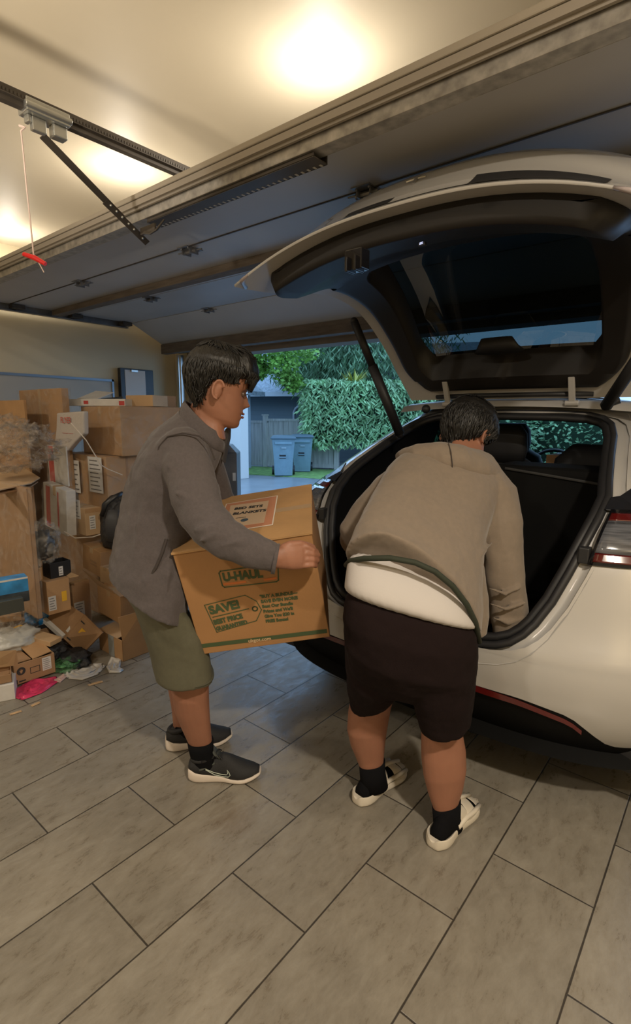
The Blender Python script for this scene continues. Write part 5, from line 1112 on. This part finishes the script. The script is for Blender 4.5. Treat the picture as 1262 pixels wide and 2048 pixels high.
# the tilted open carton
tb = empty('cardboard_box', onz(160, 1312, .0), 'tipped-over open carton with yellow marks and white foam inside, front of the heap', 'box')
dT = (onz(160, 1312, 0)-CAM).dot(FW)
P_ = {k: at(x, y, dT+d) for k, (x, y, d) in dict(a=(163, 1311, 0), b=(206, 1266, -.06), c=(168, 1229, -.02), d=(127, 1277, -.04), e=(82, 1240, .02), f=(124, 1200, .06)).items()}
P_['g'] = P_['b']+(P_['f']-P_['c']); P_['h'] = P_['a']+(P_['e']-P_['d'])
zmin = min(p.z for p in P_.values()); 
for k in P_: P_[k] = P_[k]+Vector((0, 0, max(0, .004-zmin)))
b = MB()
def face(pp, t=.005):
    pp = [P_[k] for k in pp]; n_ = (pp[1]-pp[0]).cross(pp[2]-pp[0]).normalized(); b.slab(pp, n_, t)
face('abcd'); face('dcfe'); face('hgba'); b.build('box_body', CARD2, tb)
b = MB(); face('hgfe'); b.build('box_side', CARD, tb)
fc = lambda u, v, o_=.009: P_['a'].lerp(P_['b'], u).lerp(P_['d'].lerp(P_['c'], u), v)+((P_['b']-P_['a']).cross(P_['d']-P_['a'])).normalized()*o_*(1 if ((P_['b']-P_['a']).cross(P_['d']-P_['a'])).dot(CAM-P_['a']) > 0 else -1)
b = MB(); b.quad(fc(.50, .52), fc(.68, .52), fc(.68, .72), fc(.50, .72)); b.build('yellow_mark', YEL, tb)
b = MB(); b.quad(fc(.12, .74), fc(.16, .74), fc(.16, .93), fc(.12, .93)); b.quad(fc(.80, .74), fc(.84, .74), fc(.84, .93), fc(.80, .93)); b.build('slot', INK, tb)
w0 = P_['d'].lerp(P_['e'], .1); b = MB(); b.tube([P_['d']+Vector((0, 0, .01)), P_['d'].lerp(P_['e'], .85)+Vector((0, 0, .02))], .018, 4, flat=.6); b.tube([P_['d'].lerp(P_['c'], .05)+Vector((0, .02, .025)), P_['d'].lerp(P_['c'], .8)+Vector((-.02, .03, .02))], .014, 4, flat=.6); b.build('foam_strip', PAPER, tb)
# printed carton bottom left, on the pink bag
A_, B_ = onz(30, 1372, .012), onz(112, 1344, .012); hh_ = .115
o, X, w = qbox(A_, B_, hh_, .22, 'cardboard_box', 'brown carton with round black symbols and a white label lying on the pink bag', m=CARD2, opened=True)
qst(o, X, w, hh_, .68, .90, .28, .92, lines=6); 
for (cu, cv, r_) in ((.17, .62, .022),):
    b = MB(); cs_ = X@Vector((w*cu, -.002, hh_*cv)); ux = (X.to_3x3()@Vector((1, 0, 0))); uz = X.to_3x3()@Vector((0, 0, 1)); b.slab([cs_+ux*r_*cos(2*pi*k/20)+uz*r_*sin(2*pi*k/20) for k in range(20)], X.to_3x3()@Vector((0, -1, 0)), .0005); b.build('round_symbol', INK, o)
    b = MB(); b.slab([cs_+ux*x_+uz*z_-(X.to_3x3()@Vector((0, 1, 0)))*.001 for x_, z_ in ((-.003, -.012), (.003, -.012), (.010, .008), (.003, .003), (0, .014), (-.004, .002), (-.010, .008))], X.to_3x3()@Vector((0, -1, 0)), .0005); b.build('symbol_mark', CARD2, o)
qst(o, X, w, hh_, .10, .26, .10, .16, INK, 'print'); qst(o, X, w, hh_, .02, .07, .05, .25, INK, 'print')
for a_, b_, c_, d_ in ((.38, .62, .62, .645), (.38, .62, .34, .365), (.38, .395, .34, .645), (.605, .62, .34, .645)): qst(o, X, w, hh_, a_, b_, c_, d_, INK, 'print')
b = MB(); b.slab([X@Vector((0, 0, hh_)), X@Vector((w*.10, 0, hh_)), X@Vector((w*.02, -.05, hh_*1.9)), X@Vector((-.16, .0, hh_*2.1)), X@Vector((-.15, .03, hh_*1.2))], (0, -1, .3), .004); b.build('flap', CARD3, o)
b = MB(); b.slab([X@Vector((.0, .02, hh_+.001)), X@Vector((w*.45, .02, hh_+.001)), X@Vector((w*.42, .21, hh_+.01)), X@Vector((0, .21, hh_+.01))], (0, 0, 1), .004); b.build('flap', CARD2, o)
b = MB(); b.slab([X@Vector((w*.48, .01, hh_+.001)), X@Vector((w*.98, .03, hh_+.004)), X@Vector((w*.92, .2, hh_+.04)), X@Vector((w*.42, .18, hh_+.035))], (0, 0, 1), .004); b.build('flap', CARD, o)
A_, B_ = onz(-70, 1418, .0), onz(31, 1398, .0); qbox(A_, B_, .085, .16, 'cardboard_box', 'white-sided low carton at the bottom left corner of the heap', m=PAPER)
o, X, w = qbox(Vector((A_.x, A_.y, .0875)), Vector((B_.x-.02, B_.y, .0875)), .045, .15, 'cardboard_box', 'brown tray-like carton stacked on the white-sided carton at the left edge', m=CARD2, opened=True)
def sheet(pts, name, label, cat, m, amp=.006, z0=.004, seed=0, n=14):
    """thin rumpled sheet on the floor over a polygon of image points"""
    w = [onz(x, y, z0) for x, y in pts]; c = sum(w, Vector())/len(w); b = MB(); rs = []
    N = 48; ring = []
    for k in range(N):
        t = k/N*len(w); i = int(t); f = t-i; ring.append(w[i].lerp(w[(i+1) % len(w)], f))
    for j in range(n, 0, -1):
        s_ = j/n; rs.append([c+(p-c)*s_+Vector((0, 0, amp*abs(noise.noise(Vector((p.x*9*s_, p.y*9*s_, seed))))*4*min(1, (1-s_)*4+.15))) for p in ring])
    b.rings(rs, True); o = b.build(name, m, None, smooth=True); localize(o, c); return tag(o, label, cat)
sheet([(30, 1378), (60, 1362), (112, 1352), (120, 1362), (85, 1386), (45, 1401), (30, 1396)], 'plastic_bag', 'bright pink plastic bag flattened on the floor under the printed carton', 'bag', PINK, .008, .003, 1)
sheet([(125, 1345), (160, 1330), (205, 1326), (212, 1332), (195, 1350), (165, 1360), (140, 1358), (128, 1354)], 'paper_sheet', 'crumpled white paper on the floor left of the torn receipt', 'paper', PAPER, .006, .003, 2)
sheet([(212, 1334), (222, 1313), (243, 1318), (240, 1335), (248, 1340), (240, 1346), (218, 1346)], 'paper_sheet', 'small torn white paper on the floor touching the grey-taped carton', 'paper', PAPER, .006, .003, 3)
sheet([(106, 1362), (130, 1346), (136, 1352), (120, 1366)], 'paper_scrap', 'little pinkish paper scrap between pink bag and white paper', 'paper', mat('pale_pink_paper', (.55, .38, .34), .7), .004, .003, 4)
for i, (x, y, l_) in enumerate(((70, 1408, 'small pale wood chip on the tiles just below the pink bag'), (30, 1425, 'tan flat scrap lying on the tiles at the left edge'), (190, 1366, 'thin tan strip on the tiles under the white papers'))):
    w_ = 9+3*i; sheet([(x-w_, y+3), (x+w_, y-5), (x+w_+3, y-2), (x-w_+3, y+6)], 'scrap', l_, 'debris', CARD3, .002, .002, 7+i)
crumple('plastic_bag', onz(134, 1326, .02), (.10, .09, .035), film('green_clear_film', .6, 1, 20, (.10, .30, .12)), 'greenish clear plastic bag on the floor beside the printed carton', 'bag', 11, .4, 4, flat=-.015)
crumple('plastic_bag', onz(140, 1312, .03), (.15, .09, .035), BLACKB, 'crumpled black bag lying under the tipped-over carton', 'bag', 12, .45, 4, flat=-.028)
crumple('plastic_bag', onz(100, 1300, .07), (.10, .09, .06), BLACKB, 'black bag heaped behind the printed carton', 'bag', 19, .45, 4, flat=-.065)
crumple('plastic_bag', onz(28, 1280, .16), (.12, .13, .06), mat('milky_film', (.50, .50, .47), .4, bump=.4, bscale=14), 'milky white plastic bag near the left edge above the printed carton', 'bag', 13, .4, 4)
crumple('plastic_bag', onz(18, 1250, .22), (.12, .14, .10), CLEAR, 'shiny clear bag at the left edge under the blue package', 'bag', 14, .4, 5)
# flat carton strip, blue packages, striped pack
def plank(pa, pb, z0, z1, wd, th, name, label, m, cat):
    A, B = onz(*pa, z0), onz(*pb, z1); u = (B-A).normalized(); s_ = u.cross(Vector((0, 0, 1))).normalized(); n_ = s_.cross(u)
    o = empty(name, A, label, cat); b = MB(); X = frame(A, u, s_*-1, n_*1 if n_.z > 0 else -n_); L = (B-A).length; b.box((0, -wd/2, 0), (L, wd/2, th), 0, X); b.build('box_body', m, o, bev=.002); return o, X, L
o, X, L = plank((28, 1264), (112, 1288), .17, .14, .085, .028, 'cardboard_box', 'long flat tan carton with a yellow end in front of the striped pack', CARD3, 'box')
b = MB(); b.box((0, -.044, -.0005), (L*.26, .044, .0295), 0, X); b.build('yellow_end', YEL, o)
o, X, L = plank((50, 1262), (100, 1248), .15, .16, .10, .03, 'blister_pack', 'dark pack with white stripes between blue bag and flat tan carton', BLACKP, 'package')
for i in range(5): b = MB(); b.box((L*(.12+.17*i), -.05, .0305), (L*(.20+.17*i), .05, .032), 0, X); b.build('white_stripe', PAPER, o)
A_, B_ = at(-60, 1224, 2.55), at(60, 1205, 2.72); o, X, w = qbox(A_, B_, .13, .08, 'blister_pack', 'blue printed package with a photo panel at the left edge', m=BLUE, cat='package'); qst(o, X, w, .13, 0, 1, .0, .42, mat('dark_photo_print', (.03, .04, .05), .3, var=.8, vscale=20), 'photo_print'); qst(o, X, w, .13, .0, 1, .93, 1, PAPER, 'white_edge')
A_, B_ = at(-60, 1245, 2.50), at(50, 1228, 2.66); qbox(A_, B_, .07, .12, 'blister_pack', 'dark clear-lidded pack directly under the blue printed package', m=mat('dark_grey_pack', (.05, .055, .05), .25), cat='package')
crumple('plastic_bag', onz(83, 1232, .22), (.055, .09, .06), mat('saturated_blue_plastic', (.01, .16, .42), .35), 'saturated blue plastic bag between the blue package and tipped carton', 'bag', 21, .35, 4)
A_, B_ = onz(-40, 1252, .20), onz(44, 1240, .20); qbox(A_, B_, .035, .10, 'cardboard_box', 'small tan carton lid above the clear bag at the left edge', m=CARD)
for i, (x, y, z, yw) in enumerate(((20, 1240, .12, .3), (60, 1290, .02, -.4), (0, 1330, .02, .2))):
    p = onz(x, y, z); p.x -= .25; qbox(p, p+Vector((.3*cos(yw), .3*sin(yw), 0)), .14, .25, 'cardboard_box', ['buried carton deep under the clear bags at left', 'buried carton behind the printed carton and black bag', 'buried carton behind the low white-sided carton'][i], m=CARD2)
# backpack
bp_ = empty('backpack', onx(222, 1080, -2.95), 'black backpack standing behind the standing person\'s back', 'backpack')
pc = onx(228, 1040, -2.95); b = MB(); b.stations([S_(206, 1090, 250, 1094, 3.45, .10), S_(199, 1070, 255, 1072, 3.44, .13), S_(199, 1035, 256, 1036, 3.44, .13), S_(206, 1008, 256, 1005, 3.45, .11), S_(222, 990, 256, 988, 3.46, .07)], 24, 2.6); k_ = b.build('bag_body', BLACKB, bp_); remesh(k_, .01, 3, .03, .08)
b = MB(); b.tube([at(203, 1032, 3.32), at(212, 1008, 3.30), at(232, 992, 3.32), at(246, 986, 3.36)], .014, 8, flat=.5); b.build('strap', BLACKP, bp_, smooth=True)
b = MB(); b.stations([S_(212, 1082, 240, 1084, 3.33, .02), S_(210, 1040, 240, 1042, 3.31, .03), S_(216, 1020, 240, 1020, 3.32, .02)], 16); b.build('front_pocket', mat('dark_grey_fabric', (.045, .045, .048), .6), bp_, smooth=True)
sr = empty('string', onx(150, 850, -3.3), 'pale twine running diagonally across the wrapped stack', 'string'); b = MB(); b.tube([ony(142, 846, onx(165, 850, -3.36).y-.045), onx(172, 880, -3.33), onx(202, 930, -3.30), onx(215, 938, -3.30), onx(245, 950, -3.28)], .0035, 6); b.build('twine', mat('pale_twine', (.62, .55, .47), .7), sr)
b = MB(); b.tube([onx(128, 1063, -3.25), onx(150, 1076, -3.24), onx(185, 1074, -3.22), onx(203, 1068, -3.20)], .004, 6); b.build('twine', bpy.data.materials['pale_twine'], sr)

# ------------------------------------------------------------------ outside
DRV = mat('wet_concrete_drive', (.22, .24, .26), .3, var=.15, vscale=2); GRASS = mat('grass_ground', (.17, .30, .08), .95, var=.35, vscale=6, bump=.5, bscale=60)
b = MB(); b.box((-40, YD+.12, -.06), (30, 60, -.005)); struct('floor_outside', b, DRV)
b = MB()
f1 = onz(494, 932, 0); f2 = at(620, 930, (f1-CAM).dot(FW)-.6); f2.z = 0; fd = (f2-f1).normalized(); fn = Vector((fd.y, -fd.x, 0)); fn = fn if fn.dot(CAM-f1) > 0 else -fn
g0 = f1+fn*.0; b.slab([f1-fd*.6+fn*1.9, f1+fd*4+fn*2.4, f1+fd*4+fn*.05, f1-fd*.6+fn*.05], (0, 0, 1), .01); gr = b.build('grass_strip', GRASS, None); gr.location.z = .006; gr['kind'] = 'stuff'; tag(gr, 'strip of short green grass along the foot of the wooden fence', 'grass')
def blades(n, seed):
    rnd = random.Random(seed); b = MB()
    for i in range(n):
        p = f1+fd*rnd.uniform(-2, 6)+fn*rnd.uniform(.05, 1.7); a = rnd.uniform(0, 6.3); h = rnd.uniform(.02, .05); d = Vector((cos(a), sin(a), 0))*.01
        b.add([p-d, p+d, p+Vector((d.y, d.x, h))], [(0, 1, 2)])
    return b
FENCE = mat('weathered_fence_boards', (.52, .50, .48), .8, var=.2, vscale=4, stretch=(6, 6, .5))
fe = empty('fence', f1, 'grey weathered wooden board fence behind the wheeled bins', 'fence')
L = 6.0; hF = 1.33
for i in range(20):
    s0 = i*.15-.2; hz = hF+(.06 if s0 > .62 else 0)
    b = MB(); X = frame(f1+fd*s0, fd, -fn, Vector((0, 0, 1))); b.box((.004, 0, .05), (.146, .02, hz-.06), 0, X); b.build('board', FENCE, fe)
b = MB(); X = frame(f1, fd, -fn, Vector((0, 0, 1))); b.box((-.2, -.02, hF-.07), (.62, .05, hF), 0, X); b.box((.62, -.02, hF-.01), (2.8, .05, hF+.06), 0, X); b.box((-.2, -.01, .03), (2.8, .03, .14), 0, X); b.build('rail', FENCE, fe)
for s0 in (.60, 2.75): b = MB(); b.box((s0-.06, -.06, 0), (s0+.06, .06, hF+.14), 0, X); b.box((s0-.08, -.08, hF+.14), (s0+.08, .08, hF+.18), 0, X); b.build('post', FENCE, fe)
# siding walls
def siding_mat(name, c):
    m = mat(name, c, .7); n = m.node_tree.nodes; l = m.node_tree.links; g = n.new('ShaderNodeNewGeometry'); sp = n.new('ShaderNodeSeparateXYZ'); l.new(g.outputs['Position'], sp.inputs[0])
    w = n.new('ShaderNodeMath'); w.operation = 'MULTIPLY'; w.inputs[1].default_value = 1/.15; l.new(sp.outputs[2], w.inputs[0]); f = n.new('ShaderNodeMath'); f.operation = 'FRACT'; l.new(w.outputs[0], f.inputs[0])
    bp = n.new('ShaderNodeBump'); bp.inputs['Strength'].default_value = 1; bp.inputs['Distance'].default_value = .05; bp.invert = True; l.new(f.outputs[0], bp.inputs['Height']); l.new(bp.outputs[0], n['Principled BSDF'].inputs['Normal']); return m
SID = siding_mat('blue_grey_siding', (.13, .17, .19)); SID2 = siding_mat('light_blue_siding', (.30, .36, .42))
nb = empty('neighbour_garage', f1-fn*2, 'blue-grey sided neighbouring garage with shingled roof behind the fence', 'building')
Xn = frame(f1-fn*2.6, fd, -fn, Vector((0, 0, 1)))
b = MB(); b.box((-6, 0, 0), (7, 3, 2.30), 0, Xn); b.build('wall', SID, nb)
b = MB(); b.slab([Xn@Vector(p) for p in ((-6.0, -.45, 2.22), (7.4, -.45, 2.22), (7.4, 3.2, 4.1), (-6.0, 3.2, 4.1))], (0, 0, 1), .1); b.build('roof', mat('roof_shingles', (.22, .26, .30), .7, var=.35, vscale=14, bump=.6, bscale=30), nb)
b = MB(); b.box((-6.0, -.55, 2.10), (7.4, -.43, 2.24), 0, Xn); b.build('gutter', mat('white_gutter', (.52, .56, .60), .5), nb)
b = MB(); b.tube([Xn@Vector(p) for p in ((1.15, -.5, 2.12), (1.15, -.48, 2.02), (.62, -.1, 1.72), (.55, -.06, 1.6), (.55, -.06, .3))], .04, 8); b.build('downspout', bpy.data.materials['white_gutter'], nb, smooth=True)
hs = empty('house', f1, 'light blue sided house corner standing left of the fence', 'building')
c1 = onz(500, 936, 0); c0_ = onz(482, 938, 0); b = MB(); hd_ = (c1-c0_).normalized(); Xh = frame(c1+Vector((0, .05, 0)), hd_, Vector((-hd_.y, hd_.x, 0)), Vector((0, 0, 1))); b.box((-3.5, 0, 0), (0, 2.5, 2.3), 0, Xh); b.build('wall', SID2, hs)
b = MB(); b.slab([Xh@Vector(p) for p in ((-3.5, -.3, 2.12), (.28, -.3, 2.12), (.28, 2.8, 3.9), (-3.5, 2.8, 3.9))], (0, 0, 1), .12); b.build('roof', bpy.data.materials['roof_shingles'], hs)
we = onz(482, 958, 0); b = MB(); b.box((we.x-6, we.y, 0), (we.x, we.y+.25, 4.0)); o = b.build('garden_wall', mat('white_render', (.60, .58, .55), .8)); localize(o, we); tag(o, 'white rendered wall outside the garage left of the light blue siding', 'wall')
# wheeled bins
BING = mat('blue_grey_bin_plastic', (.18, .28, .33), .45, var=.08); BINL = mat('bin_lid_plastic', (.08, .13, .16), .45)
def bin_(x, y, label, yaw, s=1.0):
    p = onz(x, y, 0); o = empty('wheeled_bin', p, label, 'trash bin', 'wheeled bins by the fence'); o.rotation_euler = (0, 0, yaw); X = Matrix.Translation(p)@Matrix.Rotation(yaw, 4, 'Z')@Matrix.Diagonal((s, s, s, 1))
    b = MB(); b.rings([[X@Vector((sx*w, sy*d_+dy, z)) for sx, sy in ((-1, -1), (-.3, -1.03), (.3, -1.03), (1, -1), (1, 1), (-1, 1))] for w, d_, dy, z in ((.22, .22, 0, .02), (.235, .25, 0, .35), (.27, .29, 0, .80), (.28, .31, 0, .93))]); b.build('bin_body', BING, o, bev=.01)
    b = MB(); b.rings([[X@Vector((sx*w, sy*d_, z)) for sx, sy in ((-1, -1), (1, -1), (1, 1), (-1, 1))] for w, d_, z in ((.31, .35, .925), (.32, .36, .955), (.28, .32, 1.0), (.14, .2, 1.02))]); b.build('lid', BINL, o, bev=.01)
    b = MB(); b.box((-.21, -.335, .80), (.21, -.28, .86), 0, X); b.build('lift_bar', BING, o, bev=.01)
    b = MB(); b.box((-.05, -.318, .70), (.07, -.285, .73), 0, X); b.build('plate', mat('pale_plate', (.3, .38, .42), .5) if 'pale_plate' not in bpy.data.materials else bpy.data.materials['pale_plate'], o)
    b = MB(); b.box((-.10, -.275, .45), (.06, -.24, .62), 0, X); b.build('grip_recess', BLACKP, o)
    b = MB(); b.box((-.11, -.29, .47), (.07, -.25, .50), 0, X); b.build('grip_bar', BING, o)
    for sx in (-1, 1): b = MB(); b.tube([X@Vector((sx*.24, .22, .12)), X@Vector((sx*.29, .22, .12))], .12, 16); b.build('wheel', BLACKP, o)
bin_(567, 951, 'blue-grey wheeled bin on the left, its lid nearest the fence post', .75, .98)
bin_(604, 943, 'blue-grey wheeled bin on the right, partly behind the car shoulder', .72, .98)
# things standing just outside the opening
gp = at(460, 985, 5.2); gb = empty('wrapped_appliance', (gp.x, gp.y, 0), 'tall grey wrapped package with a small label outside, behind the standing person', 'package')
tpz = at(460, 893, 5.2).z; b = MB(); X = frame(Vector((gp.x, gp.y, 0)), RT.normalized(), Vector((-RT.y, RT.x, 0)), Vector((0, 0, 1))); b.box((-.10, -.0, 0), (.075, .25, tpz-.06), 0, X); b.rings([[X@Vector(p) for p in ((-.10, 0, tpz-.06), (.075, 0, tpz-.06), (.075, .25, tpz-.06), (-.10, .25, tpz-.06))], [X@Vector(p) for p in ((-.08, .02, tpz+.03), (.0, .02, tpz+.02), (.0, .23, tpz+.02), (-.08, .23, tpz+.03))]]); b.build('box_body', mat('grey_wrapped_plastic', (.12, .12, .13), .4, bump=.4, bscale=10), gb, bev=.006)
b = MB(); b.box((.03, -.003, .80), (.06, .0, .88), 0, X); b.build('label_sheet', PAPER, gb)
# foliage
def leafmat(name, c, v=.45): return mat(name, c, .5, var=v, vscale=1.6, spec=.4)
def leaves(b, c, r, n, ln, w, droop, rnd, shell=.55):
    for i in range(n):
        while 1:
            q = Vector((rnd.uniform(-1, 1), rnd.uniform(-1, 1), rnd.uniform(-1, 1)))
            if shell < q.length < 1: break
        k = 1+.18*noise.noise(q*3+Vector((c[0], 0, 0))); p = Vector((c[0]+q.x*r[0]*k, c[1]+q.y*r[1]*k, c[2]+q.z*r[2]*k)); a = rnd.uniform(0, 2*pi); d = Vector((cos(a), sin(a), -droop+rnd.uniform(-.5, .5))).normalized()*ln*rnd.uniform(.6, 1.2)
        s_ = d.cross(Vector((rnd.uniform(-1, 1), rnd.uniform(-1, 1), rnd.uniform(-1, 1)))).normalized()*w
        b.add([p, p+d*.5+s_, p+d, p+d*.5-s_], [(0, 1, 2, 3)])
rnd = random.Random(5)
BARK = mat('tree_bark', (.10, .08, .06), .9, bump=.5, bscale=20)
def leafbox(b, c, hx, hy, hz, n, ln, w, droop, yaw, rnd):
    M_ = Matrix.Rotation(yaw, 3, 'Z')
    for i in range(n):
        q = Vector((rnd.uniform(-1, 1), rnd.uniform(-1, 1), rnd.uniform(-1, 1))); ax = rnd.choice((0, 1, 1, 2)); q[ax] = (-1 if ax != 2 else 1)*rnd.uniform(.86, 1.05) if rnd.random() < .8 else q[ax]
        k = 1+.05*noise.noise(q*4); p = Vector(c)+M_@Vector((q.x*hx*k, q.y*hy*k, q.z*hz*k)); a = rnd.uniform(0, 2*pi); d = Vector((cos(a), sin(a), -droop+rnd.uniform(-.6, .6))).normalized()*ln*rnd.uniform(.6, 1.3)
        s_ = d.cross(Vector((rnd.uniform(-1, 1), rnd.uniform(-1, 1), rnd.uniform(-1, 1)))).normalized()*w
        b.add([p, p+d*.5+s_, p+d, p+d*.5-s_], [(0, 1, 2, 3)])
hc = at(735, 838, 14.6); yh = math.atan2(RT.y, RT.x)
hg = empty('clipped_hedge', (hc.x, hc.y, 0), 'square-clipped leafy green hedge right of the wheeled bins', 'hedge')
b = MB(); leafbox(b, (hc.x, hc.y, 1.55), 1.75, .9, .88, 9000, .20, .024, .9, yh, rnd); b.build('foliage', leafmat('hedge_leaves', (.27, .46, .22)), hg, recalc=False)
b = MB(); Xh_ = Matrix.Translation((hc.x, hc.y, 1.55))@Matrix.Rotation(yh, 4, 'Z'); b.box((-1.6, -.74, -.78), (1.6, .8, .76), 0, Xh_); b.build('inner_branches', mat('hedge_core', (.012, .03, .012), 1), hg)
for dx in (-1, 0, 1): b = MB(); b.tube([(hc.x+dx*RT.x, hc.y+dx*RT.y, 0), (hc.x+dx*RT.x, hc.y+dx*RT.y, 1)], .06, 8); b.build('stem', BARK, hg)
b = MB(); pc = at(708, 768, 13.9); 
for i in range(110):
    a = rnd.uniform(0, 2*pi); d = Vector((cos(a)*.42, sin(a)*.42, rnd.uniform(-.1, .40))); s_ = d.cross(Vector((0, 0, 1))).normalized()*.02; b.add([pc, pc+d*.5+s_, pc+d, pc+d*.5-s_], [(0, 1, 2, 3)])
b.build('yellow_shoot', leafmat('yellow_leaves', (.42, .42, .08), .2), hg, recalc=False)
def tree(px, py, dep, h, label, m, clumps, ln, w, droop, n, name='tree'):
    p = at(px, py, dep); p.z = 0; o = empty(name, p, label, 'tree'); b = MB(); b.tube([p, p+Vector((.1, 0, h*.5)), p+Vector((0, 0, h))], [.22, .17, .08], 10); b.build('trunk', BARK, o, smooth=True)
    b = MB()
    for (x, y, dd, r) in clumps: c = at(x, y, dd); leaves(b, c, r, n, ln, w, droop, rnd, .2)
    b.build('foliage', m, o, recalc=False); return o
tree(628, 790, 16.5, 6, 'tall dark conifer with drooping branches above the hedge', leafmat('conifer_needles', (.13, .24, .12)), [(600, 725, 16.5, (1.1, 1, .9)), (650, 715, 16.3, (1.0, 1, .9)), (700, 720, 16.3, (1.0, 1, .9)), (760, 730, 16.4, (1.2, 1, .9)), (640, 680, 16.6, (1.5, 1.2, 1)), (720, 680, 16.6, (1.4, 1.2, 1)), (820, 700, 16.6, (1.4, 1.2, 1.3)), (680, 745, 16.9, (1.6, 1.1, .45)), (780, 620, 17, (3.5, 2, 1.6))], .30, .022, 1.3, 1500, 'conifer')
tree(470, 790, 14.5, 5, 'bright green broadleaf tree reaching over the neighbouring roof', leafmat('broad_leaves', (.18, .36, .06)), [(535, 705, 13.5, (.55, .5, .35)), (565, 735, 13.5, (.45, .4, .35)), (585, 765, 13.5, (.30, .3, .25)), (600, 700, 13.5, (.6, .5, .35)), (520, 735, 13.6, (.18, .2, .3)), (500, 700, 13.4, (.3, .3, .2))], .13, .045, .3, 420)
for x, l_, dep in ((940, 'dense green shrub beyond the car hood', 15), (1130, 'dense green shrub seen through the windshield beside the wheel', 15), (1320, 'dense green shrub at the right end beyond the car', 15)):
    p = at(x, 860, dep); o = empty('shrub', (p.x, p.y, 0), l_, 'shrub'); b = MB(); leaves(b, (p.x, p.y, 1.1), (1.9, 1.2, 1.5), 4200, .16, .035, .4, rnd, .75); b.build('foliage', leafmat('shrub_leaves', (.25, .42, .22)), o, recalc=False)
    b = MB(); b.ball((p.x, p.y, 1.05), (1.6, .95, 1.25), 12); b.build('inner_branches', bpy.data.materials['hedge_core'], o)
